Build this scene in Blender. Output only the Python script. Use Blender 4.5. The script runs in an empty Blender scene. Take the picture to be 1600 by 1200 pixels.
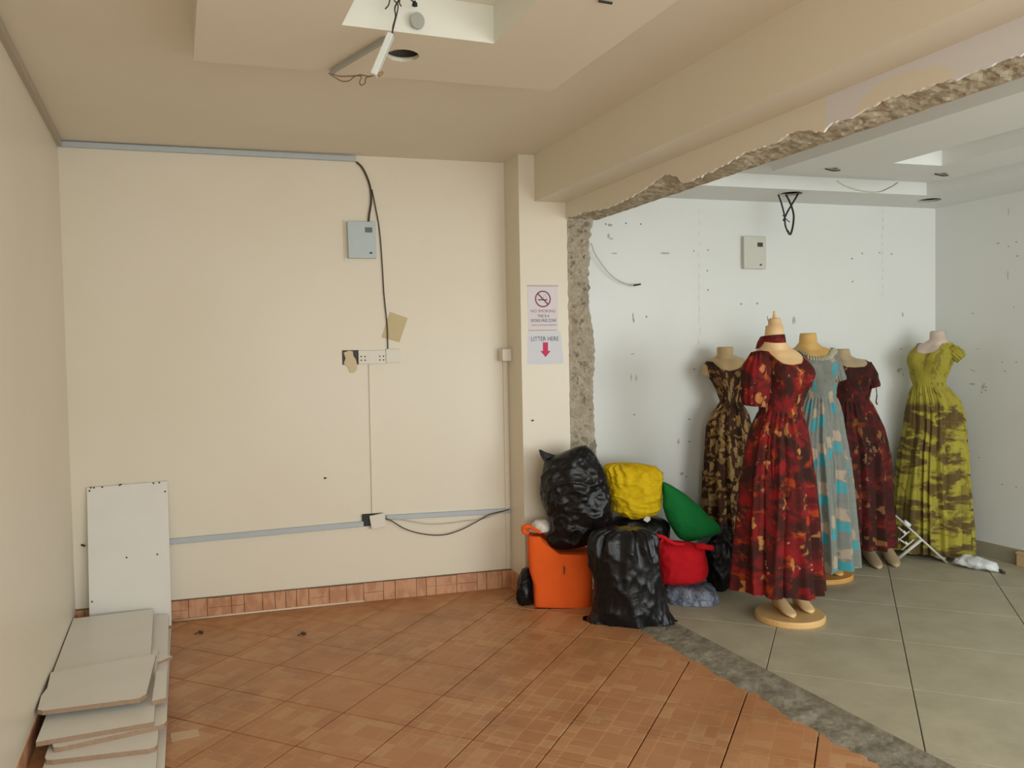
import bpy, bmesh, math, random
import numpy as np
from mathutils import Vector, Matrix, noise
random.seed(7)
S = bpy.context.scene
COL = S.collection

# ---------------------------------------------------------------- camera, world, exposure
F, YAW, PITCH, ROLL = 1233.99, 0.404442, -0.0353212, 0.0184685
EYE = np.array([0.0, 0.0, 1.45656])
def cam_rows():
    cy, sy = math.cos(YAW), math.sin(YAW)
    fwd = np.array([sy*math.cos(PITCH), cy*math.cos(PITCH), math.sin(PITCH)])
    right = np.array([cy, -sy, 0.0]); down = np.cross(fwd, right)
    c, s = math.cos(ROLL), math.sin(ROLL)
    return np.array([c*right + s*down, -s*right + c*down, fwd])
CM = cam_rows()
cd = bpy.data.cameras.new('camera'); cam = bpy.data.objects.new('camera', cd); COL.objects.link(cam)
cd.sensor_width = 36.0; cd.lens = F/1600*36.0; cd.clip_start = 0.05
cam.matrix_world = Matrix(((CM[0][0], -CM[1][0], -CM[2][0], EYE[0]), (CM[0][1], -CM[1][1], -CM[2][1], EYE[1]),
                           (CM[0][2], -CM[1][2], -CM[2][2], EYE[2]), (0, 0, 0, 1)))
S.camera = cam
w = bpy.data.worlds.new('world'); S.world = w; w.use_nodes = True
w.node_tree.nodes['Background'].inputs[0].default_value = (0.93, 0.97, 1.0, 1)
w.node_tree.nodes['Background'].inputs[1].default_value = 1.0
def shop_light(name, x0, x1, power, col):          # daylight through the open shop front behind the camera
    l = bpy.data.lights.new(name, 'AREA'); l.shape = 'RECTANGLE'; l.size = x1-x0; l.size_y = 2.3; l.energy = power; l.color = col
    o = bpy.data.objects.new(name, l); COL.objects.link(o); o.location = ((x0+x1)/2, -1.7, 1.2); o.rotation_euler = (math.pi/2, 0, 0)
shop_light('shopfront_daylight_offscreen', -0.45, 2.1, 88, (0.96, 1.0, 0.965))
shop_light('shopfront_next_door_daylight_offscreen', 2.5, 5.1, 140, (0.96, 1.0, 0.98))
vs = S.view_settings
S.display_settings.display_device = 'sRGB'
vs.view_transform = 'Standard'; vs.look = 'None'; vs.gamma = 1; vs.use_curve_mapping = False; vs.exposure = -0.45

# ---------------------------------------------------------------- pixel rays and room frame
def ray(x, y): return CM.T @ np.array([(x-800)/F, (y-600)/F, 1.0])
def onplane(x, y, n, k):
    d = ray(x, y); n = np.asarray(n, float); return EYE + d*((k - n@EYE)/(n@d))
def onz(x, y, z=0.0): return onplane(x, y, (0, 0, 1), z)
PHI = -0.130951
BD = np.array([math.cos(PHI), math.sin(PHI), 0.0]); NB = np.array([-math.sin(PHI), math.cos(PHI), 0.0]); KB = 4.7697
UP = np.array([0, 0, 1.0])
def back(x, y, o=0.0): return onplane(x, y, NB, KB-o)
def BF(s, z, o=0.0): return BD*s + NB*(KB-o) + UP*z      # along back wall, height, out from wall
def sz(x, y, o=0.0): p = back(x, y, o); return float(p@BD), float(p[2])
def ywall(x, o=0.0): return (KB-o-NB[0]*x)/NB[1]
XL, XP0, XP1, XR = -0.533, 2.215, 2.444, 5.17
ZC, ZB, ZLIN, ZCR = 2.655, 2.38, 2.29, 2.48
YF = -1.6

# ---------------------------------------------------------------- object helpers
def props(o, label=None, cat=None, group=None, kind=None, category=None):
    cat = cat or category
    for k, v in (('label', label), ('category', cat), ('group', group), ('kind', kind)):
        if v: o[k] = v
    return o
def wloc(o):
    v = Vector((0, 0, 0))
    while o: v = v + o.location; o = o.parent
    return v
def mk(name, verts, faces, mat, parent=None, org=None, smooth=False, uv=None, **kw):
    V = np.asarray(verts, float)
    if org is None:
        lo, hi = V.min(0), V.max(0); org = np.array([(lo[0]+hi[0])/2, (lo[1]+hi[1])/2, lo[2]])
    me = bpy.data.meshes.new(name); me.from_pydata((V-org).tolist(), [], faces); me.update()
    bm = bmesh.new(); bm.from_mesh(me); bmesh.ops.recalc_face_normals(bm, faces=bm.faces); bm.to_mesh(me); bm.free()
    if smooth:
        for p in me.polygons: p.use_smooth = True
    if uv is not None:
        ul = me.uv_layers.new(name='UVMap')
        for l in me.loops: ul.data[l.index].uv = uv[l.vertex_index]
    if mat: me.materials.append(mat)
    o = bpy.data.objects.new(name, me); COL.objects.link(o)
    L = Vector(org)
    if parent is not None: o.parent = parent; L = L - wloc(parent)
    o.location = L
    return props(o, **kw)
def empty(name, loc, **kw):
    o = bpy.data.objects.new(name, None); COL.objects.link(o); o.location = Vector(loc); o.empty_display_size = 0.1
    return props(o, **kw)
def struct(name, verts, faces, mat, parent=None, **kw):
    return mk(name, verts, faces, mat, parent, org=np.zeros(3) if parent is None else None, kind=None if parent is not None else 'structure', **kw)
BOXF = [(0, 1, 2, 3), (4, 7, 6, 5), (0, 4, 5, 1), (1, 5, 6, 2), (2, 6, 7, 3), (3, 7, 4, 0)]
def corners(o, a, b, c): o, a, b, c = map(np.asarray, (o, a, b, c)); return [o, o+a, o+a+b, o+b, o+c, o+a+c, o+a+b+c, o+b+c]
def bevel(o, wdt, seg=2):
    bm = bmesh.new(); bm.from_mesh(o.data)
    bmesh.ops.bevel(bm, geom=bm.edges[:], offset=wdt, segments=seg, affect='EDGES', profile=0.5); bm.to_mesh(o.data); bm.free()
    return o
def box(name, lo, hi, mat, parent=None, bev=0, **kw):
    lo = np.array(lo, float); hi = np.array(hi, float); d = hi-lo
    o = mk(name, corners(lo, (d[0], 0, 0), (0, d[1], 0), (0, 0, d[2])), BOXF, mat, parent, **kw)
    if bev: bevel(o, bev)
    return o
def wbox(name, s0, s1, z0, z1, o0, o1, mat, parent=None, bev=0, tilt=0.0, **kw):   # box on the back wall
    cs, cz = (s0+s1)/2, (z0+z1)/2; V = []
    for o in (o0, o1):
        for s, z in ((s0, z0), (s1, z0), (s1, z1), (s0, z1)):
            ds, dz = s-cs, z-cz
            V.append(BF(cs+ds*math.cos(tilt)-dz*math.sin(tilt), cz+ds*math.sin(tilt)+dz*math.cos(tilt), o))
    ob = mk(name, V, BOXF, mat, parent, **kw)
    if bev: bevel(ob, bev)
    return ob
def prism(name, poly, ext, mat, parent=None, bev=0, **kw):
    n = len(poly); P = [np.asarray(p, float) for p in poly]; V = P + [p+np.asarray(ext) for p in P]
    Fc = [tuple(range(n))[::-1], tuple(range(n, 2*n))] + [(i, (i+1) % n, n+(i+1) % n, n+i) for i in range(n)]
    o = mk(name, V, Fc, mat, parent, **kw)
    if bev: bevel(o, bev)
    return o
def smoothpath(P, k=6):
    P = [np.asarray(p, float) for p in P]
    if len(P) < 3: return P
    Q = [2*P[0]-P[1]] + P + [2*P[-1]-P[-2]]; out = []
    for i in range(1, len(Q)-2):
        a, b, c, d = Q[i-1:i+3]
        for j in range(k):
            t = j/k; out.append(0.5*((2*b)+(c-a)*t+(2*a-5*b+4*c-d)*t*t+(3*b-a-3*c+d)*t**3))
    out.append(P[-1]); return out
def tubegeo(P, r, n=8, sm=True):
    if sm: P = smoothpath(P)
    P = [np.asarray(p, float) for p in P]; V = []; Fc = []; u = None
    for i, p in enumerate(P):
        t = P[min(i+1, len(P)-1)]-P[max(i-1, 0)]; t = t/(np.linalg.norm(t)+1e-9)
        if u is None: u = np.cross(t, (0.3, 0.2, 0.93))
        u = u-t*(u@t); u = u/(np.linalg.norm(u)+1e-9); v = np.cross(t, u)
        rr = r[i*(len(r)-1)//max(1, len(P)-1)] if isinstance(r, (list, tuple)) else r
        for a in range(n): V.append(p+rr*(math.cos(2*math.pi*a/n)*u+math.sin(2*math.pi*a/n)*v))
    for i in range(len(P)-1):
        for a in range(n): Fc.append((i*n+a, i*n+(a+1) % n, (i+1)*n+(a+1) % n, (i+1)*n+a))
    Fc += [tuple(range(n))[::-1], tuple(range((len(P)-1)*n, len(P)*n))]
    return V, Fc
def tube(name, P, r, mat, parent=None, n=8, sm=True, **kw):
    V, Fc = tubegeo(P, r, n, sm); return mk(name, V, Fc, mat, parent, smooth=True, **kw)
def merge(geos):
    V, Fc = [], []
    for v, f in geos:
        k = len(V); V += list(v); Fc += [tuple(i+k for i in q) for q in f]
    return V, Fc
def disc_geo(c, u, v, r0, r1, t, n=20):       # flat disc of thickness t along u x v
    c, u, v = map(np.asarray, (c, u, v)); w_ = np.cross(u, v)
    V = [c+u*r0*math.cos(2*math.pi*i/n)+v*r1*math.sin(2*math.pi*i/n) for i in range(n)]; V += [p+w_*t for p in V]
    return V, [tuple(range(n))[::-1], tuple(range(n, 2*n))]+[(i, (i+1) % n, n+(i+1) % n, n+i) for i in range(n)]

# ---------------------------------------------------------------- materials
class NB_:
    def __init__(s, name, rough=0.5, spec=0.5):
        s.m = bpy.data.materials.new(name); s.m.use_nodes = True; s.t = s.m.node_tree; s.b = s.t.nodes['Principled BSDF']
        s.b.inputs['Roughness'].default_value = rough; s.b.inputs['Specular IOR Level'].default_value = spec
    def n(s, typ, **kw):
        nd = s.t.nodes.new('ShaderNode'+typ)
        for k, v in kw.items(): setattr(nd, k, v)
        return nd
    def link(s, a, b): s.t.links.new(a, b)
    def put(s, sock, v):
        if isinstance(v, (int, float)): sock.default_value = v
        elif isinstance(v, (tuple, list)): sock.default_value = tuple(v)+((1,) if len(v) == 3 and sock.type == 'RGBA' else ())
        else: s.link(v, sock)
    def math(s, op, a, b=0.0, c=None, clamp=False):
        nd = s.n('Math', operation=op, use_clamp=clamp); s.put(nd.inputs[0], a); s.put(nd.inputs[1], b)
        if c is not None: s.put(nd.inputs[2], c)
        return nd.outputs[0]
    def co(s, kind='Object', scale=(1, 1, 1), rot=(0, 0, 0), loc=(0, 0, 0)):
        if kind == 'Position': src = s.n('NewGeometry').outputs['Position']
        else: src = s.n('TexCoord').outputs[kind]
        mp = s.n('Mapping'); s.link(src, mp.inputs[0]); mp.inputs['Scale'].default_value = scale; mp.inputs['Rotation'].default_value = rot; mp.inputs['Location'].default_value = loc
        return mp.outputs[0]
    def noise(s, vec, scale=5, detail=3, rough=0.5, dist=0.0, out='Fac'):
        nd = s.n('TexNoise'); s.put(nd.inputs['Vector'], vec)
        for k, v in (('Scale', scale), ('Detail', detail), ('Roughness', rough), ('Distortion', dist)): nd.inputs[k].default_value = v
        return nd.outputs[out]
    def voro(s, vec, scale=5, feat='F1', out='Distance', rnd=1.0):
        nd = s.n('TexVoronoi', feature=feat); s.put(nd.inputs['Vector'], vec); nd.inputs['Scale'].default_value = scale; nd.inputs['Randomness'].default_value = rnd
        return nd.outputs[out]
    def ramp(s, fac, a, b, inv=False):
        nd = s.n('MapRange', interpolation_type='SMOOTHSTEP'); s.put(nd.inputs[0], fac); nd.inputs[1].default_value = a; nd.inputs[2].default_value = b
        nd.inputs[3].default_value = 1.0 if inv else 0.0; nd.inputs[4].default_value = 0.0 if inv else 1.0
        return nd.outputs[0]
    def mix(s, f, a, b):
        nd = s.n('Mix', data_type='RGBA'); s.put(nd.inputs[0], f); s.put(nd.inputs[6], a); s.put(nd.inputs[7], b); return nd.outputs[2]
    def vadd(s, a, b, sc=1.0):
        nd = s.n('VectorMath', operation='MULTIPLY_ADD'); s.put(nd.inputs[0], b); nd.inputs[1].default_value = (sc, sc, sc); s.put(nd.inputs[2], a); return nd.outputs[0]
    def xyz(s, v): nd = s.n('SeparateXYZ'); s.link(v, nd.inputs[0]); return nd.outputs
    def col(s, c): s.put(s.b.inputs['Base Color'], c); return s
    def bump(s, h, st=0.3, d=0.01):
        nd = s.n('Bump'); s.put(nd.inputs['Height'], h); nd.inputs['Strength'].default_value = st; nd.inputs['Distance'].default_value = d
        s.link(nd.outputs[0], s.b.inputs['Normal']); return s
def sr(r, g, b):          # sRGB 0-255 to linear
    f = lambda c: (c/255/12.92) if c <= 10.3 else ((c/255+0.055)/1.055)**2.4
    return (f(r), f(g), f(b))
def plain(name, c, rough=0.5, var=0.06, scale=20, spec=0.5, metal=0.0, bump=0.0):
    k = NB_(name, rough, spec); v = k.co('Object'); nz = k.noise(v, scale, 3)
    k.col(k.mix(nz, tuple(x*(1-var) for x in c), tuple(min(1, x*(1+var)) for x in c))); k.b.inputs['Metallic'].default_value = metal
    if bump: k.bump(nz, bump, 0.005)
    return k.m
def paint(name, c, c2, rough=0.38, dirt=None):
    k = NB_(name, rough, 0.45); v = k.co('Position')
    nz = k.noise(v, 1.3, 4, 0.55); colr = k.mix(k.ramp(nz, 0.35, 0.68), c, c2)
    if dirt:
        sp = k.noise(v, 9, 5, 0.7); m = k.ramp(sp, 0.66, 0.85)
        colr = k.mix(k.math('MULTIPLY', m, 0.15), colr, dirt)
    k.col(colr); k.bump(k.noise(v, 90, 2), 0.06, 0.003)
    return k.m
M = {}
M['cream'] = paint('cream_paint', (0.77, 0.70, 0.565), (0.79, 0.72, 0.595), 0.36, (0.30, 0.25, 0.19))
M['beam'] = paint('yellow_cream_paint', (0.77, 0.70, 0.565), (0.79, 0.72, 0.595), 0.45)
M['ceil'] = paint('ceiling_paint', (0.77, 0.70, 0.565), (0.79, 0.72, 0.595), 0.6)
M['panelc'] = paint('ceiling_panel_paint', (0.77, 0.70, 0.565), (0.79, 0.72, 0.595), 0.6)
M['recess'] = paint('recess_white_paint', (0.80, 0.79, 0.70), (0.82, 0.81, 0.73), 0.6)
M['white'] = paint('white_wall_paint', (0.76, 0.775, 0.75), (0.78, 0.795, 0.77), 0.28, (0.42, 0.42, 0.40))
M['whiteceil'] = paint('white_ceiling_paint', (0.76, 0.775, 0.75), (0.78, 0.795, 0.77), 0.6)
def tile_mat():
    k = NB_('terracotta_tile', 0.42, 0.4); v = k.co('Object'); x, y, _ = k.xyz(v)
    cx = k.math('MULTIPLY', k.math('ADD', x, 5.0), 1/0.1); cy = k.math('MULTIPLY', k.math('ADD', y, 5.0), 1/0.1)
    fx, fy, ix, iy = k.math('FRACT', cx), k.math('FRACT', cy), k.math('FLOOR', cx), k.math('FLOOR', cy)
    par = k.math('MODULO', k.math('ADD', ix, iy), 2.0)
    par = k.math('GREATER_THAN', par, 0.5)
    oi = k.n('ObjectInfo')
    sel = lambda a, b: k.math('ADD', k.math('MULTIPLY', par, a), k.math('MULTIPLY', k.math('SUBTRACT', 1.0, par), b))
    along = sel(fx, fy)
    off = 0.36
    ex = k.math('MINIMUM', fx, k.math('SUBTRACT', 1.0, fx)); ey = k.math('MINIMUM', fy, k.math('SUBTRACT', 1.0, fy))
    wn0 = k.n('TexWhiteNoise', noise_dimensions='4D'); cb0 = k.n('CombineXYZ'); k.put(cb0.inputs[0], ix); k.put(cb0.inputs[1], iy); k.link(cb0.outputs[0], wn0.inputs['Vector']); k.link(oi.outputs['Random'], wn0.inputs['W'])
    nosplit = k.math('LESS_THAN', wn0.outputs['Value'], 0.42)
    mid = k.math('ADD', k.math('ABSOLUTE', k.math('SUBTRACT', along, off+0.14)), nosplit)
    d = k.math('MINIMUM', k.math('MINIMUM', ex, ey), mid)
    d = k.math('ADD', d, k.math('MULTIPLY', k.math('SUBTRACT', k.noise(v, 120, 3), 0.5), 0.05))
    line = k.ramp(d, 0.02, 0.065, inv=True)
    half = k.math('MULTIPLY', k.math('GREATER_THAN', along, off+0.14), k.math('SUBTRACT', 1.0, nosplit))
    wn = k.n('TexWhiteNoise', noise_dimensions='4D'); cb = k.n('CombineXYZ'); k.put(cb.inputs[0], ix); k.put(cb.inputs[1], iy); k.put(cb.inputs[2], half)
    k.link(cb.outputs[0], wn.inputs['Vector']); k.link(oi.outputs['Random'], wn.inputs['W'])
    br = k.mix(wn.outputs['Value'], sr(186, 130, 88), sr(200, 150, 107))
    br = k.mix(k.ramp(wn.outputs['Value'], 0.72, 0.80), br, sr(202, 156, 112))
    br = k.mix(k.math('MULTIPLY', k.noise(v, 45, 4, 0.65), 0.5), br, sr(176, 118, 74))
    c = k.mix(k.math('MULTIPLY', line, k.math('ADD', 0.10, k.math('MULTIPLY', k.ramp(k.noise(k.co('Position'), 1.1, 3), 0.42, 0.62), 0.32))), br, sr(220, 176, 132))
    c = k.mix(k.math('MULTIPLY', oi.outputs['Random'], 0.25), c, sr(184, 128, 84))
    wp = k.co('Position'); c = k.mix(k.math('MULTIPLY', k.ramp(k.noise(wp, 2.2, 5, 0.65), 0.42, 0.70), 0.5), c, sr(142, 96, 62))
    k.col(c); k.bump(k.math('SUBTRACT', 1.0, line), 0.15, 0.002)
    return k.m
M['tile'] = tile_mat()
M['grout'] = plain('dark_grout', sr(74, 46, 30), 0.95)
def grey_tile():
    k = NB_('grey_stone_tile', 0.5, 0.35); v = k.co('Position'); oi = k.n('ObjectInfo')
    c = k.mix(k.ramp(k.noise(v, 5, 6, 0.65), 0.3, 0.7), sr(168, 160, 138), sr(186, 178, 155))
    c = k.mix(k.math('MULTIPLY', oi.outputs['Random'], 0.3), c, sr(172, 165, 143))
    c = k.mix(k.math('MULTIPLY', k.ramp(k.noise(k.co('Position', (3, 14, 1), (0, 0, 0.5)), 2, 5, 0.7), 0.66, 0.74), 0.3), c, sr(120, 112, 96))
    k.col(c); return k.m
M['gtile'] = grey_tile()
def concrete(name, a, b, pits=True, sc=1.0):
    k = NB_(name, 0.95, 0.15); v = k.co('Position')
    n1 = k.noise(v, 14*sc, 6, 0.7); c = k.mix(k.ramp(n1, 0.3, 0.7), a, b); h = k.noise(v, 60*sc, 5, 0.75)
    if pits:
        vd = k.vadd(v, k.noise(v, 25, 3, out='Color'), 0.03)
        sp = k.math('MULTIPLY', k.ramp(k.voro(vd, 32*sc), 0.20, 0.32, inv=True), k.ramp(k.noise(v, 13, 2), 0.47, 0.56))
        h = k.math('SUBTRACT', h, sp)
        pt = k.ramp(k.noise(v, 7, 3, 0.5), 0.60, 0.64); c = k.mix(k.math('MULTIPLY', pt, 0.8), c, tuple(x*0.6 for x in a))
    k.col(c); k.bump(h, 0.7 if pits else 0.4, 0.012); return k.m
M['rubble'] = concrete('broken_masonry', sr(172, 160, 140), sr(198, 188, 170))
M['lintel'] = concrete('broken_lintel', sr(160, 148, 124), sr(184, 172, 150), False)
M['screed'] = concrete('bare_concrete', sr(118, 112, 98), sr(160, 152, 136), False)

# ---------------------------------------------------------------- floor
FL = struct('floor', *((lambda lo, hi: (corners(lo, (hi[0]-lo[0], 0, 0), (0, hi[1]-lo[1], 0), (0, 0, hi[2]-lo[2])), BOXF))((XL-0.1, YF, -0.12), (XR+0.1, 5.05, -0.011))), M['grout'])
def clip(poly, n, k):
    out = []
    for i in range(len(poly)):
        a, b = poly[i], poly[(i+1) % len(poly)]; da, db = n@a-k, n@b-k
        if da <= 0: out.append(a)
        if (da < 0 < db) or (db < 0 < da): out.append(a+(b-a)*(da/(da-db)))
    return out
def tilemesh(name, poly, mat, ch=0.0016):
    c = sum(poly)/len(poly); V = []; n = len(poly)
    for z, ins in ((-0.0108, 0), (-ch, 0), (0, ch)):
        for p in poly:
            d = c-p; V.append((*(p+d/(np.linalg.norm(d)+1e-9)*ins*1.4), z))
    Fc = [tuple(range(2*n, 3*n))]+[(r*n+i, r*n+(i+1) % n, (r+1)*n+(i+1) % n, (r+1)*n+i) for r in (0, 1) for i in range(n)]
    me = bpy.data.meshes.new(name); me.from_pydata(V, [], Fc); me.update()
    bm = bmesh.new(); bm.from_mesh(me); bmesh.ops.recalc_face_normals(bm, faces=bm.faces); bm.to_mesh(me); bm.free()
    me.materials.append(mat); return me
def lay(name, org, ang, size, gap, mat, planes, jag=None):
    e1 = np.array([math.cos(ang), math.sin(ang)]); e2 = np.array([-math.sin(ang), math.cos(ang)]); h = size/2-gap/2
    sq = [np.array(p) for p in ((-h, -h), (h, -h), (h, h), (-h, h))]; full = tilemesh(name, sq, mat)
    for i in range(-40, 41):
        for j in range(-40, 41):
            c = org+e1*(i+0.5)*size+e2*(j+0.5)*size
            if abs(c[0]-2.2) > 4 or not -2 < c[1] < 5.6: continue
            poly = sq; cut = False
            for n, k in planes:
                nl = np.array([n@e1, n@e2]); kk = k-n@c
                if max(nl@p for p in poly) > kk:
                    poly = clip(poly, nl, kk); cut = True
                    if len(poly) < 3: break
            if len(poly) < 3: continue
            A = 0.5*abs(sum(poly[q][0]*poly[(q+1) % len(poly)][1]-poly[(q+1) % len(poly)][0]*poly[q][1] for q in range(len(poly))))
            if A < 0.0012: continue
            if cut and jag is not None:
                np_ = []
                for q in range(len(poly)):
                    a, b = poly[q], poly[(q+1) % len(poly)]; np_.append(a)
                    wa, wb = (c+e1*a[0]+e2*a[1]), (c+e1*b[0]+e2*b[1])
                    if abs(wa[0]-jag) < 1e-4 and abs(wb[0]-jag) < 1e-4:
                        m = max(2, int(np.linalg.norm(b-a)/0.025))
                        for t in range(1, m):
                            wq = wa+(wb-wa)*t/m; dx = 0.03*noise.noise((wq[1]*9, 1.3, 0))+0.03*noise.noise((wq[1]*45, 7.1, 0))-0.004
                            np_.append(a+(b-a)*t/m+np.array([e1[0], e2[0]])*dx)
                poly = np_
            o = bpy.data.objects.new(name, tilemesh(name, poly, mat) if cut else full); COL.objects.link(o)
            o.parent = FL; o.location = (c[0], c[1], 0); o.rotation_euler = (0, 0, ang)
N2 = NB[:2]
TA = -0.830164; ts = 0.30
torg = np.array([0.159774, 3.104825])*EYE[2]
XCUT = 2.222
lay('floor_tile', torg, TA, ts, 0.0052, M['tile'], [(np.array([-1., 0]), -XL), (N2, KB), (np.array([1., 0]), XCUT), (np.array([0, -1.]), 0.9)], XCUT)
ga = math.radians(44); e1, e2 = np.array([math.cos(ga), math.sin(ga)]), np.array([-math.sin(ga), math.cos(ga)])
gorg = e1*(e1@np.array([2.8, 2.466]))+e2*(e2@np.array([3.357, 2.872]))
lay('stone_tile', gorg, ga, 0.6, 0.004, M['gtile'], [(np.array([-1., 0]), -XP1), (N2, KB), (np.array([1., 0]), XR), (np.array([0, -1.]), 0.9)])
def rough_strip():
    V, Fc = [], []; ny, nx = 260, 12; y0, y1 = YF, 4.32
    for i in range(ny+1):
        y = y0+(y1-y0)*i/ny
        for j in range(nx+1):
            x = XP0-0.02+(XP1+0.0-XP0+0.02)*j/nx
            z = -0.004+0.007*noise.fractal((x*11, y*11, 0), 1, 2, 4)+0.002*noise.noise((x*40, y*40, 3))
            if j == nx: z = 0.006
            V.append((x, y, z))
    for i in range(ny):
        for j in range(nx): a = i*(nx+1)+j; Fc.append((a, a+1, a+nx+2, a+nx+1))
    mk('concrete_strip', V, Fc, M['screed'], FL, label='rough bare concrete strip where the wall stood')
rough_strip()
M['pave'] = concrete('pavement', sr(120, 116, 108), sr(150, 145, 135), False)
struct('ground', corners((-14, -16, -0.3), (34, 0, 0), (0, 16+YF, 0), (0, 0, 0.18)), BOXF, M['pave'])

# ---------------------------------------------------------------- walls
struct('wall_left', corners((XL-0.12, YF, -0.12), (0.12, 0, 0), (0, 5.05-YF, 0), (0, 0, 2.9)), BOXF, M['cream'])
SL = float(np.array([XL-0.1, ywall(XL-0.1), 0])@BD); SP = float(np.array([2.33, ywall(2.33), 0])@BD); SR_ = float(np.array([XR+0.1, ywall(XR+0.1), 0])@BD)
def wall_on_back(name, s0, s1, mat):
    V = [BF(s, z, o) for o in (0, -0.12) for s, z in ((s0, -0.12), (s1, -0.12), (s1, 2.78), (s0, 2.78))]
    return struct(name, V, BOXF, mat)
WB = wall_on_back('wall_back', SL, SP, M['cream'])
WBR = wall_on_back('wall_back_next_door', SP, SR_, M['white'])
WR = struct('wall_right', corners((XR, YF, -0.12), (0.12, 0, 0), (0, 4.3-YF, 0), (0, 0, 2.9)), BOXF, M['white'])
# column at the end of the left room
KC = 4.55
def cf(x, z): return np.array([x, (KC-NB[0]*x)/NB[1], z])
XC0 = 1.922
def colpoly(z): return [cf(XC0, z), cf(2.225, z), np.array([2.225, ywall(2.225)+0.01, z]), np.array([XC0, ywall(XC0)+0.01, z])]
COLM = struct('wall_column', colpoly(-0.01)+colpoly(2.66), BOXF, M['cream'])
# beam along the partition
XBM = 2.02
def slab_xy(name, pts, z0, z1, mat, parent=None, **kw):
    n = len(pts); V = [(p[0], p[1], z0) for p in pts]+[(p[0], p[1], z1) for p in pts]
    Fc = [tuple(range(n))[::-1], tuple(range(n, 2*n))]+[(i, (i+1) % n, n+(i+1) % n, n+i) for i in range(n)]
    return struct(name, V, Fc, mat, parent, **kw) if parent is None else mk(name, V, Fc, mat, parent, **kw)
slab_xy('beam', [(XBM, YF), (XP1, YF), (XP1, cf(XP1, 0)[1]+0.001), (XBM, cf(XBM, 0)[1]+0.001)], ZB, 2.75, M['beam'])
# broken partition over the opening: painted face down to a ragged edge, rubble underside
def lintel_paint():
    k = NB_('partition_paint', 0.5, 0.4); v = k.co('Position'); x, y, z = k.xyz(v)
    nz = k.noise(v, 7, 4)
    a = k.mix(k.noise(v, 3, 3), (0.77, 0.70, 0.565), (0.79, 0.72, 0.595))
    lil = k.mix(k.noise(v, 4, 3), (0.73, 0.71, 0.71), (0.76, 0.74, 0.74))
    m1 = k.ramp(k.math('ADD', y, k.math('MULTIPLY', nz, 0.004)), 2.222, 2.228, inv=True)
    # cream splash left in the lilac band
    dy = k.math('MULTIPLY', k.math('SUBTRACT', y, 1.90), 5.0); dz = k.math('MULTIPLY', k.math('SUBTRACT', z, 2.285), 13.0)
    r = k.math('ADD', k.math('POWER', k.math('ABSOLUTE', dy), 1.5), k.math('MULTIPLY', dz, dz)); m2 = k.ramp(k.math('ADD', r, k.math('MULTIPLY', nz, 0.5)), 1.1, 1.25)
    k.col(k.mix(k.math('MULTIPLY', m1, m2), a, lil)); k.bump(k.noise(v, 80, 3), 0.15, 0.003); return k.m
M['part'] = lintel_paint()
JAG = [onplane(x, y, (1, 0, 0), XP0) for x, y in [(912, 332), (950, 325), (985, 308), (1005, 297), (1022, 283), (1037, 272), (1056, 276), (1066, 287), (1090, 277), (1120, 264), (1150, 247), (1165, 238), (1190, 230), (1215, 222), (1235, 207), (1262, 203), (1285, 208), (1300, 191), (1330, 184), (1350, 172), (1385, 154), (1430, 143), (1460, 130), (1500, 122), (1540, 105), (1570, 92), (1598, 84)]]
JAG = sorted([(p[1], p[2]) for p in JAG])
def jagz(y):
    ys = [a for a, _ in JAG]; zs = [b for _, b in JAG]
    b = np.interp(y, ys, zs) if y > ys[0] else zs[0]+0.015*noise.noise((y*6, 0, 0))
    return float(b+0.009*noise.noise((y*45, 2.2, 0))+0.007*noise.noise((y*120, 5.2, 0))+0.02*max(0, noise.noise((y*28, 8.2, 0))-0.35))
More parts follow.
